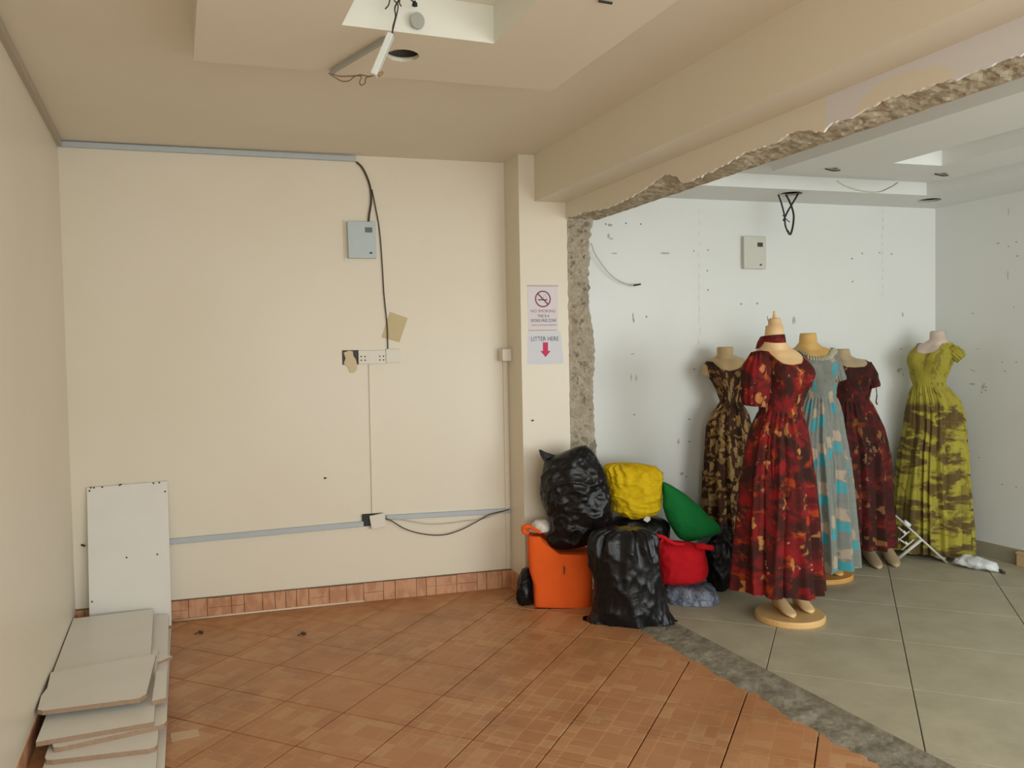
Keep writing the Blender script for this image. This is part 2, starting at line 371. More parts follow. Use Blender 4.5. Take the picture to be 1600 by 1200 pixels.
def partition():
    V, Fc = [], []; y0, y1 = YF, cf(XP0, 0)[1]-0.0; ny = 420
    for i in range(ny+1):
        y = y0+(y1-y0)*i/ny; V += [(XP0, y, ZB+0.01), (XP0, y, jagz(y)), (XP0+0.01, y, jagz(y))]
    for i in range(ny):
        a = i*3; Fc += [(a, a+1, a+4, a+3), (a+1, a+2, a+5, a+4)]
    p = struct('wall_partition', V, Fc, M['part'])
    V, Fc = [], []; nx = 12
    for i in range(ny+1):
        y = y0+(y1+0.02-y0)*i/ny; zl = jagz(y)+0.002
        for j in range(nx+1):
            t = j/nx; x = XP0+0.003+(XP1-XP0-0.003)*t
            zf = ZLIN+0.004*noise.noise((y*12, 9, 0))
            z = zl+(zf-zl)*min(1, t*1.6)**0.7 if zl > zf else zl+(zf-zl)*t
            if 0 < j < nx: z += 0.012*noise.fractal((x*22, y*22, 4), 1, 2, 4)+0.004
            V.append((x, y, max(z, ZLIN-0.012)))
        V.append((XP1, y, 2.6))
    m = nx+2
    for i in range(ny):
        for j in range(nx+1): a = i*m+j; Fc.append((a, a+1, a+m+1, a+m))
    mk('broken_underside', V, Fc, M['lintel'], p, label='ragged broken masonry under the painted wall')
    # jamb: broken wall end beside the column
    V, Fc = [], []; nz, nx = 460, 44
    for i in range(nz+1):
        z = 2.31*i/nz
        xr = float(np.interp(z, [0, .6, .93, 1.2, 1.45, 1.6, 1.75, 2.0, 2.15, 2.3], [2.40, 2.40, 2.392, 2.375, 2.395, 2.385, 2.36, 2.365, 2.37, 2.40]))
        xr += 0.012*noise.noise((z*11, 3, 0))+0.012*noise.noise((z*34, 8, 0)); xl = 2.220+0.006*noise.noise((z*22, 5, 0))
        for j in range(nx+1):
            t = j/nx; x = xl+(xr-xl)*t; y = cf(x, 0)[1]-0.004
            e = min(1, 6*t, 6*(1-t))
            y += 0.022*(noise.fractal((x*16, z*16, 1), 1, 2, 5)*e)+0.05*max(0, t-0.8)**1.2*2
            dv = noise.voronoi((x*30, z*30, 2.0))[0][0]; y += 0.022*e*max(0.0, 1-dv/0.34)**0.6*(1 if noise.noise((x*13, z*13, 6)) > -0.05 else 0)
            if j == 0: y = cf(x, 0)[1]+0.002
            V.append((x, y, z))
        V.append((xr-0.005, ywall(xr)+0.01, z))
    m = nx+2
    for i in range(nz):
        for j in range(nx+1): a = i*m+j; Fc.append((a, a+1, a+m+1, a+m))
    mk('broken_jamb', V, Fc, M['rubble'], p, label='broken masonry wall end beside the cream column')
    return p
WP = partition()

# ---------------------------------------------------------------- ceilings
def fill_plate(loops, z):                      # flat plate with holes; loops of xy points
    bm = bmesh.new(); ed = []
    for lp in loops:
        vs_ = [bm.verts.new((p[0], p[1], z)) for p in lp]
        ed += [bm.edges.new((vs_[i], vs_[(i+1) % len(vs_)])) for i in range(len(vs_))]
    bmesh.ops.triangle_fill(bm, use_beauty=True, use_dissolve=False, edges=ed)
    bm.verts.ensure_lookup_table(); bm.verts.index_update()
    V = [tuple(v.co) for v in bm.verts]; Fc = [tuple(v.index for v in f.verts) for f in bm.faces]; bm.free(); return V, Fc
def sides(lp, z0, z1):
    n = len(lp); return [(p[0], p[1], z0) for p in lp]+[(p[0], p[1], z1) for p in lp], [(i, (i+1) % n, n+(i+1) % n, n+i) for i in range(n)]
def circle(c, r, n=28, jit=0.0): return [(c[0]+r*(1+jit*noise.noise((i*1.7, c[0], 0)))*math.cos(2*math.pi*i/n), c[1]+r*(1+jit*noise.noise((i*1.7, c[1], 4)))*math.sin(2*math.pi*i/n)) for i in range(n)]
ZPL = 2.55
pfl, pfr = onz(302, 95, ZPL), onz(862, 142, ZPL)
rfl, rfr = onz(535, 37, ZPL), onz(772, 68, ZPL)
PAN = [(pfl[0], pfl[1]), (pfr[0], pfr[1]), (pfr[0], 0.45), (pfl[0], 0.45)]
RCS = [(rfl[0], rfl[1]+0.01), (rfr[0], rfr[1]), (rfr[0], 1.0), (rfl[0], 1.0)]
inr = [(pfl[0]+0.12, 2.80), (pfr[0]-0.12, 2.70), (pfr[0]-0.12, 0.6), (pfl[0]+0.12, 0.6)]
outr = [(XL-0.1, 5.0), (XBM+0.1, 4.65), (XBM+0.1, YF), (XL-0.1, YF)]
CE = struct('ceiling', *merge([fill_plate([outr, inr], ZC), fill_plate([outr], 2.78), sides(outr, ZC, 2.78), sides(inr, ZC, 2.78)]), M['ceil'])
hole = onz(630, 87, ZPL); HC = circle(hole, 0.058, 28, 0.06)
CP = mk('ceiling_panel', *merge([fill_plate([PAN, RCS, HC], ZPL), sides(PAN, ZPL, ZC+0.002), sides(HC, ZPL, ZPL+0.012)]), M['panelc'], CE, label='dropped plaster ceiling panel with square recess')
mk('recess_lining', *merge([sides(RCS, ZPL, 2.68), fill_plate([RCS], 2.68)]), M['recess'], CE)
M['void'] = plain('cut_plasterboard', (0.55, 0.52, 0.46), 0.95)
mk('light_hole', *sides(circle(hole, 0.060), ZPL+0.003, ZPL+0.016), M['void'], CP, label='ragged round hole cut for a ceiling light')
# right-hand ceiling: border soffit, raised channel, central panel with a recess
def yb(x): return ywall(x)
be = onz(1240, 296, ZCR); bo = float(NB@be); rx = 4.67
def bedge(x): return (bo-NB[0]*x)/NB[1]
ZU = 2.565
outR = [(XP1-0.01, yb(XP1)+0.03), (XR+0.06, yb(XR)+0.03), (XR+0.06, YF), (XP1-0.01, YF)]
inn = [(XP1+0.05, bedge(XP1+0.05)), (rx, bedge(rx)), (rx, YF+0.4), (XP1+0.05, YF+0.4)]
h1, h2 = onz(1235, 303, ZCR), onz(1452, 313, ZCR); hc1, hc2 = circle(h1, 0.075), circle(h2, 0.075)
CR = struct('ceiling_next_door', *merge([fill_plate([outR, inn, hc1, hc2], ZCR), sides(inn, ZCR, ZU), fill_plate([inn], ZU), fill_plate([outR], 2.80), sides(outR, ZCR, 2.80)]), M['whiteceil'])
for hh in (h1, h2):
    mk('light_hole', *sides(circle(hh, 0.0755), ZCR+0.001, ZCR+0.014), M['void'], CR)
pl = onz(1206, 268, ZCR); pr = onz(1459, 284, ZCR)
pe = lambda x: pl[1]+(x-pl[0])*(-0.13)
PR_ = [(pl[0], pl[1]), (4.36, pe(4.36)), (4.36, 0.0), (pl[0], 0.0)]
q0, q1 = onz(1396, 255, ZCR), onz(1472, 259, ZCR)
RR = [(q0[0], q0[1]), (q1[0], q1[1]), (q1[0], 0.6), (q0[0], 0.6)]
spotA, spotB = onz(1300, 264, ZCR), onz(1470, 272, ZCR); sc1, sc2 = circle(spotA, 0.032, 18), circle(spotB, 0.032, 18)
CPR = mk('ceiling_panel', *merge([fill_plate([PR_, RR, sc1, sc2], ZCR), sides(PR_, ZCR, ZU), sides(RR, ZCR, 2.60), fill_plate([RR], 2.60)]), M['whiteceil'], CR, label='white dropped ceiling panel with recess')
for hh in (spotA, spotB):
    mk('light_hole', *sides(circle(hh, 0.0325, 18), ZCR+0.001, ZCR+0.014), M['void'], CPR)

# ---------------------------------------------------------------- skirtings
M['sktile'] = (lambda: (lambda k: (k.col(k.mix(k.ramp(k.noise(k.co('Position', (22, 22, 9)), 1, 3), 0.4, 0.6), sr(186, 132, 98), sr(204, 154, 118))), k.m)[1])(NB_('skirting_tile', 0.45, 0.4)))()
SKG = wbox('baseboard_back', -1.20, float(cf(XC0, 0)@BD), 0.0, 0.108, -0.01, 0.006, M['grout'], kind='structure')
s = -1.19; i = 0; rnd = random.Random(3); send = float(np.array([XC0, ywall(XC0), 0])@BD)-0.004
while s < send:
    wd = rnd.choice((0.118, 0.07, 0.06, 0.10, 0.13)); e = min(s+wd, send)
    if e-s > 0.02:
        split = rnd.random() < 0.45
        rows = [(0.0, 0.052), (0.055, 0.109)] if split else [(0.0, 0.109)]
        for z0, z1 in rows: wbox('skirting_tile', s+0.0015, e-0.0015, z0+0.001, z1+0.003*rnd.random(), 0.0, 0.011+0.002*rnd.random(), M['sktile'], SKG)
    s = e
sideB = box('baseboard_column', (XC0-0.012, cf(XC0, 0)[1]-0.012, 0), (XC0, ywall(XC0)-0.012, 0.11), M['sktile'], kind='structure')
M['sktop'] = plain('skirting_dirt', sr(120, 92, 70), 0.9)
wbox('mortar_ledge', -1.19, send, 0.109, 0.116, -0.01, 0.010, M['sktop'], SKG)
M['skgrey'] = plain('grey_skirting', sr(160, 152, 132), 0.5)
bg = empty('baseboard_next_door', (XP1, 4.2, 0), kind='structure')
s = float(np.array([2.5, ywall(2.5), 0])@BD); s9 = float(np.array([XR-0.02, ywall(XR), 0])@BD)
while s < s9: wbox('skirting_tile', s+0.002, min(s+0.598, s9), 0, 0.10, 0.0, 0.012, M['skgrey'], bg); s += 0.6
bgr = empty('baseboard_right', (XR, 3, 0), kind='structure'); y = 4.06
while y > YF: box('skirting_tile', (XR-0.012, max(y-0.598, YF), 0), (XR, y, 0.10), M['skgrey'], bgr); y -= 0.6
box('baseboard_left', (XL, YF, 0), (XL+0.004, 4.86, 0.09), M['sktile'], kind='structure')


# ================================================================ objects
def lab(o, l, c, g=None): return props(o, l, c, g)
M['trunk'] = plain('blue_grey_plastic', sr(182, 190, 194), 0.45, 0.05)
M['trunkd'] = plain('grey_plastic', sr(168, 168, 160), 0.5, 0.05)
M['pvc'] = plain('white_plastic', sr(224, 218, 204), 0.4, 0.03)
M['pvcw'] = plain('bright_white_plastic', sr(222, 226, 220), 0.4, 0.03)
M['black'] = plain('black_rubber', (0.012, 0.012, 0.012), 0.55)
M['wire'] = plain('brown_black_wire', sr(62, 50, 38), 0.6)
M['wireb'] = plain('copper_brown_wire', sr(140, 104, 62), 0.5)
M['wireg'] = plain('grey_wire', sr(196, 192, 178), 0.6)
M['metal'] = plain('grey_blue_enamel', sr(186, 198, 200), 0.4, 0.04)
M['metalw'] = plain('off_white_enamel', sr(205, 204, 192), 0.4, 0.04)
M['dark'] = plain('dark_slot', sr(60, 58, 54), 0.6)
M['darkg'] = plain('dark_grey_window', sr(98, 104, 104), 0.4)
# ---- trunking along the top of the back wall and the left wall
def strip(name, p0, p1, h, dep, mat, parent=None, o0=0.0, hang=0.0, **kw):
    a, b = np.array(p0), np.array(p1); V = []
    for o in (o0, o0+dep):
        for (s_, z_), zo in ((a, 0), (b, 0), (b, h), (a, h)): V.append(BF(s_, z_+zo-hang, o))
    return bevel(mk(name, V, BOXF, mat, parent, **kw), min(h, dep)*0.15, 1)
t0, t1 = sz(93, 233), sz(556, 252)
tr = strip('wall_trunking', (t0[0], ZC-0.034), (t1[0], ZC-0.034-0.004), 0.030, 0.022, M['trunk'], label='pale blue-grey cable trunking along the top of the cream back wall', category='trunking')
box('wall_trunking', (XL, 0.2, ZC-0.036), (XL+0.022, 4.85, ZC-0.003), plain('grey_cream_plastic', sr(176, 164, 146), 0.5), label='dull cream cable trunking between left wall and ceiling', category='trunking')
# ---- distribution box on the cream wall
def breaker(name, x0, y0, x1, y1, mat, label, tilt, win, lock, frame, gap):
    s0, z1 = sz(x0, y0); s1, z0 = sz(x1, y1)
    r = empty(name, BF((s0+s1)/2, z0, 0.0), label=label, category='breaker box')
    if frame: wbox('back_plate', s0-0.012, s1+0.012, z0-0.016, z1+0.014, 0.0, 0.006, M['cream'], r)
    d = wbox('door', s0+gap, s1-gap*0.4, z0, z1, 0.012 if frame else 0.0, 0.042 if frame else 0.035, mat, r, bev=0.003, tilt=tilt)
    ho = 0.007 if frame else 0.0
    if frame: wbox('mount', s0+0.02, s1-0.02, z0+0.02, z1-0.02, 0.005, 0.014, mat, r)
    W, H_ = s1-s0, z1-z0
    wbox('window', s0+W*win[0], s0+W*win[1], z0+H_*win[2], z0+H_*win[3], 0.034+ho, 0.0365+ho, M['darkg'] if frame else M['dark'], d)
    wbox('lock', s0+W*lock[0], s0+W*lock[0]+0.014, z0+H_*lock[1], z0+H_*lock[1]+0.010, 0.034+ho, 0.039+ho, M['dark'], d)
    return r
breaker('breaker_box', 540, 347, 588, 405, M['metal'], 'grey-blue metal breaker box hung on the cream back wall', 0.01, (0.62, 0.86, 0.70, 0.84), (0.76, 0.12), True, 0.008)
breaker('breaker_box', 1158, 370, 1193, 421, M['metalw'], 'off-white metal breaker box on the white back wall', 0.0, (0.60, 0.84, 0.68, 0.81), (0.70, 0.10), False, 0.0)
# ---- cables
def wpath(pts, o=0.012): return [back(x, y, o+0.0*i) for i, (x, y) in enumerate(pts)]
tube('power_cable', wpath([(557, 253), (566, 262), (574, 278), (579, 295), (580, 315), (577, 335), (576, 347)]), 0.006, M['wire'], label='thick brown cable curving from trunking down to the breaker box', category='cable')
tube('power_cable', wpath([(581, 296), (587, 325), (593, 360), (597, 410), (600, 460), (605, 510), (606, 545)], 0.010), 0.0035, M['wire'], label='thin dark cable running down past the breaker box to the blank plate', category='cable')
# ---- sockets
s0, z0 = sz(560, 569); s1, z1 = sz(602, 547)
so = empty('wall_socket', BF((s0+s1)/2, z0, 0), label='white double wall socket on the cream back wall', category='socket')
wbox('plate', s0, s1, z0, z1, 0.0, 0.016, M['pvc'], so, bev=0.003)
for k, u in enumerate((0.10, 0.24, 0.78, 0.92)):
    for zz in (0.28, 0.55): wbox('pin_hole', s0+(s1-s0)*u-0.004, s0+(s1-s0)*u+0.004, z0+(z1-z0)*zz-0.004, z0+(z1-z0)*zz+0.004, 0.0145, 0.0165, M['dark'], so)
wbox('switch', s0+(s1-s0)*0.40, s0+(s1-s0)*0.60, z0+(z1-z0)*0.55, z0+(z1-z0)*0.78, 0.015, 0.019, M['pvc'], so)
s0, z0 = sz(603, 567); s1, z1 = sz(625, 545)
bevel(wbox('blank_plate', s0, s1, z0, z1, 0.0, 0.012, M['pvc'], label='blank white cover plate right beside the double socket', category='cover plate'), 0.003)
s0, z0 = sz(535, 570); s1, z1 = sz(560, 547)
bx_ = empty('socket_box', BF((s0+s1)/2, z0, 0), label='broken open socket box plastered over with cream filler', category='socket box')
wbox('box_rim', s0, s1, z0, z1, 0.0, 0.003, M['dark'], bx_)
fil = [(sz(x, y)) for x, y in [(537, 551), (545, 548), (551, 549), (552, 556), (556, 562), (558, 570), (557, 578), (552, 583), (547, 582), (544, 574), (537, 568), (540, 560)]]
prism('filler_patch', [BF(a, b, 0.003) for a, b in fil], -NB*0.004, plain('cream_filler', sr(214, 196, 160), 0.8), bx_, label='smeared cream filler')
tp = [sz(x, y) for x, y in [(609, 487), (637, 497), (624, 535), (596, 527)]]
prism('masking_tape', [BF(a, b, 0.0) for a, b in tp], -NB*0.002, plain('masking_tape_paper', sr(206, 188, 148), 0.8), label='square of yellowed masking tape stuck above the sockets', category='tape')
# vertical conduit and lower trunking
a, b = sz(578, 570), sz(583, 801)
V = [BF(s_, z_, o) for o in (0, 0.011) for s_, z_ in ((b[0]-0.007, b[1]), (b[0]+0.007, b[1]), (a[0]+0.007, a[1]), (a[0]-0.007, a[1]))]
mk('mini_trunking', V, BOXF, M['cream'], label='slim cream trunking dropping from the double socket to the junction box', category='trunking')
a, b = sz(150, 861), sz(568, 822)
strip('wall_trunking', (a[0], a[1]), (b[0], b[1]), 0.032, 0.018, M['trunk'], label='pale blue trunking sloping from behind the white board to the junction box', category='trunking')
a, b = sz(604, 812), sz(797, 801)
strip('wall_trunking', (a[0], a[1]), (b[0], b[1]), 0.030, 0.018, M['trunk'], label='pale blue trunking from the junction box to the column corner', category='trunking')
s0, z0 = sz(566, 822); s1, z1 = sz(597, 801)
jb = empty('junction_box', BF((s0+s1)/2, z0, 0), label='open junction box with its white lid hanging aslant', category='junction box')
wbox('back_box', s0, s1, z0, z1, 0.0, 0.016, M['black'], jb, bev=0.003)
s0, z0 = sz(579, 826, .03); s1, z1 = sz(602, 803, .03)
wbox('lid', s0, s1, z0, z1, 0.018, 0.034, M['pvc'], jb, bev=0.003, tilt=0.14)
tube('loose_wire', wpath([(601, 810), (612, 814), (630, 825), (650, 832), (675, 836), (698, 835), (722, 827), (745, 815), (765, 804), (785, 799), (796, 796)], 0.03), 0.0032, M['wire'], label='thin dark wire sagging lowest below the pale blue trunking', category='wire')
tube('loose_wire', wpath([(601, 810), (625, 812), (650, 816), (672, 819), (700, 818), (730, 814), (755, 811), (775, 804), (795, 797)], 0.026), 0.0026, M['wireg'], label='pale wire sagging slightly below the pale blue trunking', category='wire')
# corner box on the column and vertical trunking below
s0, z0 = sz(794, 564, .05); s1, z1 = sz(809, 545, .05)
xx = XC0
box('corner_box', (xx-0.062, ywall(xx)-0.075, z0), (xx-0.001, ywall(xx)-0.003, z1), M['pvc'], bev=0.003, label='small cream switch box in the corner beside the column', category='switch box')
p = sz(797, 889)
wbox('mini_trunking', float(np.array([xx-0.03, ywall(xx-0.03), 0])@BD), float(np.array([xx-0.012, ywall(xx-0.012), 0])@BD), 0.118, z0-0.002, 0.0, 0.012, M['cream'], label='slim cream trunking in the corner below the switch box', category='trunking')
# small wall marks
for x, y, wl, o_ in ((508, 747, WB, 0.0), (832, 657, COLM, KB-KC)):
    s_, z_ = sz(x, y, o_); mk('plug_hole', *disc_geo(BF(s_, z_, o_), BD, UP, 0.009, 0.006, 0.002, 10), M['dark'], wl)
# pale strip lying at the foot of the skirting
a, b = onz(270, 971), onz(569, 940.5)
tube('edging_strip', [onz(270, 972)+np.array([0, -.0, .006]), onz(370, 961)+np.array([0, 0, .006]), onz(385, 959.5)+np.array([0, 0, .006]), onz(569, 940.5)+np.array([0, 0, .006])], 0.006, plain('pale_strip', sr(226, 205, 178), 0.5), n=6, sm=False, label='thin pale plastic edging strip lying along the tiled skirting', category='edging strip')

# ---- posters on the column
M['paper'] = plain('poster_paper', sr(224, 216, 222), 0.6, 0.02)
M['paper2'] = plain('poster_paper_blue', sr(216, 218, 226), 0.6, 0.02)
M['ink'] = plain('dark_ink', sr(70, 66, 84), 0.7); M['maroon'] = plain('maroon_ink', sr(140, 66, 92), 0.7); M['pink'] = plain('crimson_ink', sr(206, 52, 98), 0.7)
M['pinkt'] = plain('dusty_pink_ink', sr(150, 84, 108), 0.7)
OC = KB-KC
def CFp(s_, z_, o=0.0): return BF(s_, z_, OC+o)
def csz(x, y): return sz(x, y, OC)
def text(parent, body, s_c, z_c, width, height, mat, o):
    cu = bpy.data.curves.new('lettering', 'FONT'); cu.body = body; cu.align_x = 'CENTER'; cu.align_y = 'CENTER'; cu.size = 1.0
    to = bpy.data.objects.new('lettering', cu); COL.objects.link(to); dg = bpy.context.evaluated_depsgraph_get(); dg.update()
    me = bpy.data.meshes.new_from_object(to.evaluated_get(dg)); bpy.data.objects.remove(to)
    P = np.array([v.co[:] for v in me.vertices]); lo, hi = P.min(0), P.max(0); c = (lo+hi)/2
    sx, sy = width/(hi[0]-lo[0]), height/(hi[1]-lo[1])
    V = [CFp(s_c+(q[0]-c[0])*sx, z_c+(q[1]-c[1])*sy, o) for q in P]
    return mk('lettering', V, [tuple(pp.vertices) for pp in me.polygons], mat, parent)
a, b = csz(825.5, 517), csz(871, 446)
ps = empty('no_smoking_sign', CFp((a[0]+b[0])/2, a[1], 0), label='no smoking poster with red ring symbol on the column', category='sign')
wbox('sheet', a[0], b[0], a[1], b[1], OC, OC+0.0015, M['paper'], ps)
M['paperedge'] = plain('poster_edge_tape', sr(196, 186, 178), 0.6)
wbox('edge_tape', a[0]-0.004, b[0]+0.004, b[1]-0.008, b[1]+0.002, OC+0.0015, OC+0.0025, M['paperedge'], ps)
wbox('edge_tape', a[0]+0.002, b[0]-0.01, a[1]-0.002, a[1]+0.007, OC+0.0015, OC+0.0025, M['paperedge'], ps)
W, H_ = b[0]-a[0], b[1]-a[1]; cs, cz = a[0]+W*0.50, a[1]+H_*0.70
O1 = 0.0022
def ring(c, z, r0, r1, n=40):
    V = [CFp(c+r*math.cos(2*math.pi*i/n), z+r*math.sin(2*math.pi*i/n), O1) for r in (r0, r1) for i in range(n)]
    return V, [(i, (i+1) % n, n+(i+1) % n, n+i) for i in range(n)]
def bar(c0, c1, hw, o=O1):
    d = np.array(c1)-np.array(c0); d = d/np.linalg.norm(d); q = np.array([-d[1], d[0]])*hw
    return [CFp(*(np.array(p)+sg*q), o) for p, sg in ((c0, 1), (c1, 1), (c1, -1), (c0, -1))], [(0, 1, 2, 3)]
R_ = W*0.265
mk('prohibition_ring', *merge([ring(cs, cz, R_*0.84, R_), bar((cs-R_*0.66, cz+R_*0.66), (cs+R_*0.66, cz-R_*0.66), R_*0.085)]), M['maroon'], ps)
mk('cigarette_symbol', *merge([bar((cs-R_*0.62, cz-R_*0.10), (cs+R_*0.10, cz-R_*0.10), R_*0.07), bar((cs+R_*0.2, cz-R_*0.10), (cs+R_*0.55, cz-R_*0.10), R_*0.07)]), M['ink'], ps)
sm = [(0.12, 0.12), (0.05, 0.3), (0.2, 0.42), (0.15, 0.62)]; sm2 = [(0.42, 0.08), (0.5, 0.25), (0.36, 0.38), (0.44, 0.55)]
mk('smoke_symbol', *merge([bar((cs+R_*p[0], cz+R_*p[1]), (cs+R_*q[0], cz+R_*q[1]), R_*0.03) for L in (sm, sm2) for p, q in zip(L, L[1:])]), M['paperedge'], ps)
text(ps, 'NO SMOKING', cs, a[1]+H_*0.435, W*0.82, H_*0.062, M['pinkt'], O1)
text(ps, 'THIS IS A', cs+0.002, a[1]+H_*0.325, W*0.40, H_*0.066, M['ink'], O1)
text(ps, 'SMOKE-FREE ZONE', cs+0.002, a[1]+H_*0.225, W*0.84, H_*0.070, M['ink'], O1)
text(ps, 'THANK YOU FOR YOUR COOPERATION', cs+0.004, a[1]+H_*0.125, W*0.84, H_*0.026, M['ink'], O1)
a, b = csz(824, 570), csz(879, 519)
ls = empty('litter_sign', CFp((a[0]+b[0])/2, a[1], 0), label='paper sign with pink down arrow below the no smoking poster', category='sign')
prism('sheet', [CFp(*csz(x, y), 0) for x, y in [(824, 570), (881, 568), (876, 518), (825, 519)]], -NB*0.0012, M['paper2'], ls)
W, H_ = b[0]-a[0], b[1]-a[1]
text(ls, 'LITTER HERE', a[0]+W*0.50, a[1]+H_*0.80, W*0.76, H_*0.13, M['ink'], 0.0018)
ax, az = csz(852, 535)[0], csz(852, 535)[1]; ah = az-csz(852, 558)[1]; hw = (csz(856, 540)[0]-csz(848, 540)[0])/2
arrow = [(-hw, 0), (hw, 0), (hw, -ah*0.58), (hw*2.0, -ah*0.58), (0, -ah), (-hw*2.0, -ah*0.58), (-hw, -ah*0.58)]
mk('arrow', [CFp(ax+u, az+v, 0.0018) for u, v in arrow], [tuple(range(7))], M['pink'], ls)

# ---- left ceiling fittings
c = onplane(652, 33, (0, 1, 0), rfr[1]-0.001)
gd = disc_geo(c, np.array([1., 0, 0]), UP, 0.024, 0.028, 0.006)
mk('ceiling_cover', *gd, M['trunkd'], label='small round grey cover on the bright recess side', category='cover')
def cpt(x, y, dz=0.0): return onz(x, y, ZPL-dz)
def beam3(name, p0, p1, wdt, hgt, mat, **kw):
    p0, p1 = np.array(p0), np.array(p1); d = p1-p0; d = d/np.linalg.norm(d); q = np.cross(d, UP); q = q/np.linalg.norm(q); u = np.cross(q, d)
    V = []
    for e in (p0, p1): V += [e-q*wdt/2-u*hgt/2, e+q*wdt/2-u*hgt/2, e+q*wdt/2+u*hgt/2, e-q*wdt/2+u*hgt/2]
    return bevel(mk(name, V, [(0, 1, 2, 3), (7, 6, 5, 4), (0, 4, 5, 1), (1, 5, 6, 2), (2, 6, 7, 3), (3, 7, 4, 0)], mat, **kw), 0.002, 1)
beam3('ceiling_trunking', cpt(517, 113, 0.012), cpt(604, 61, 0.012), 0.014, 0.016, M['trunkd'], label='grey trunking strip fixed to the ceiling panel beside the hole', category='trunking')
pA, pB = onz(611, 54, ZPL-0.035), onz(584, 118, ZPL-0.055)
pB = onplane(584, 118, (0, 1, 0), pA[1]+0.02)
hang = beam3('hanging_trunking', pA, pB, 0.036, 0.020, M['pvcw'], label='white trunking piece dangling by wires from the ceiling recess', category='trunking')
yw = pA[1]
def yp(x, y, dy=0.0): return onplane(x, y, (0, 1, 0), yw+dy)
top = np.array([0.745, 2.30, 2.68])
tube('ceiling_wire', [yp(613, 55), yp(614, 42), yp(618, 26), yp(617, 12), yp(623, 0), yp(627, -14), top], 0.0028, M['wire'], n=6, label='dark wire holding up the white dangling trunking piece', category='wire')
tube('ceiling_wire', [yp(612, 55), yp(616, 38), yp(620, 22), yp(622, 8), yp(619, -10), top+np.array([.02, 0, 0])], 0.0022, M['wire'], n=6, label='second dark wire twisted round the one holding the dangling trunking', category='wire')
for pts, l in (([(602, 14), (607, 8), (609, 0), (612, -14)], 'short loose dark wire end hanging left inside the ceiling recess'), ([(627, 10), (624, 4), (626, -6), (624, -16)], 'short loose dark wire end beside the twisted recess wires')):
    P = [yp(x, y) for x, y in pts]; tube('ceiling_wire', P+[np.array([P[-1][0]+.02, 2.30, 2.68])], 0.0022, M['wire'], n=6, label=l, category='wire')
lh = empty('lamp_holder', yp(648, 8), label='small black lamp holder hanging in the ceiling recess', category='lamp holder')
P = [yp(648, 4), yp(646, -8), np.array([0.83, 2.30, 2.68])]
tube('lead', P, 0.0022, M['wire'], lh, n=6); tube('socket', [yp(647, 2), yp(648, 5), yp(648, 9)], [0.006, 0.009, 0.010], M['black'], lh, n=10)
b0, b1 = pB, onz(514, 115, ZPL-0.010)
def bw(t, x, y): q = b0+(b1-b0)*t; return onplane(x, y, (0, 1, 0), q[1])
tube('ceiling_wire', [b0, bw(.1, 575, 119), bw(.3, 562, 117), bw(.5, 552, 121), bw(.62, 546, 126), bw(.75, 535, 127), bw(.9, 525, 122), b1], 0.0020, M['wireb'], n=6, label='copper brown wire drooping lower between the two trunking pieces', category='wire')
tube('ceiling_wire', [b0, bw(.15, 572, 122), bw(.2, 570, 130), bw(.25, 564, 133), bw(.3, 562, 128), bw(.35, 564, 119), bw(.6, 545, 119), bw(.8, 530, 119), b1+np.array([0, 0, .002])], 0.0020, M['wireb'], n=6, label='copper brown wire with a loop between the two trunking pieces', category='wire')
tube('ceiling_wire', [b0+np.array([.01, 0, 0]), bw(0, 594, 118), bw(0, 598, 115), bw(0, 597, 112), bw(0, 592, 115), bw(0, 590, 118)], 0.0020, M['wireb'], n=6, label='tiny curl of copper wire at the foot of the dangling trunking', category='wire')
pz = onz(945, 0, ZPL); mk('ceiling_wire', *tubegeo([pz+np.array([-.02, .005, -.004]), pz+np.array([.02, -.012, -.012])], 0.004, 6, False), M['black'], label='short black wire stub on the ceiling panel near the beam', category='wire')

# ---- wiring in the next-door ceiling and wall
def hp(x, y): return onplane(x, y, NB, float(NB@h1))
for pts, r_, l in (([(1216, 304), (1221, 318), (1226, 338), (1227, 352), (1232, 364), (1236, 366)], .006, 'black cable looping from the left rim of the round ceiling hole'),
                   ([(1247, 303), (1240, 315), (1231, 330), (1224, 345)], .006, 'black cable crossing slantwise below the round ceiling hole'),
                   ([(1228, 304), (1235, 318), (1240, 335), (1239, 352), (1235, 366), (1230, 360)], .007, 'thick black cable loop hanging lowest from the round ceiling hole'),
                   ([(1223, 336), (1230, 344), (1234, 347)], .003, 'short black wire twig within the hanging cable loop')):
    tube('hanging_cable', [hp(*q) for q in pts], r_, M['black'], n=6, label=l, category='cable')
tube('hanging_cable', [onz(1308, 283, ZCR-.005), onz(1322, 291, ZCR-.02), onz(1345, 298, ZCR-.035), onz(1372, 300, ZCR-.035), onz(1392, 292, ZCR-.02), onz(1403, 285, ZCR-.005)], 0.004, M['wireg'], n=6, label='pale thin cable drooping in an arc below the white ceiling', category='cable')
for hh, l in ((spotA, 'dangling lamp clip in the small hole above the red dress'), (spotB, 'dangling lamp clip in the small hole nearest the recess')):
    tube('lamp_clip', [np.array(hh)+np.array([-.05, .0, -.002]), np.array(hh)+np.array([0, -.01, -.012]), np.array(hh)+np.array([.06, 0, -.003])], 0.004, M['dark'], n=6, label=l, category='lamp clip')
tube('loose_wire', [back(924, 380, .05), back(929, 395, .05), back(940, 412, .045), back(955, 430, .04), back(972, 441, .04), back(992, 446, .04)], 0.0032, M['wireg'], n=6, label='pale wire curving out from the broken jamb over the white wall', category='wire')
tube('wire_tip', [back(990, 446, .04), back(1001, 444, .04)], 0.006, M['dark'], n=6, label='dark bare tip of the pale wire on the white wall', category='wire')

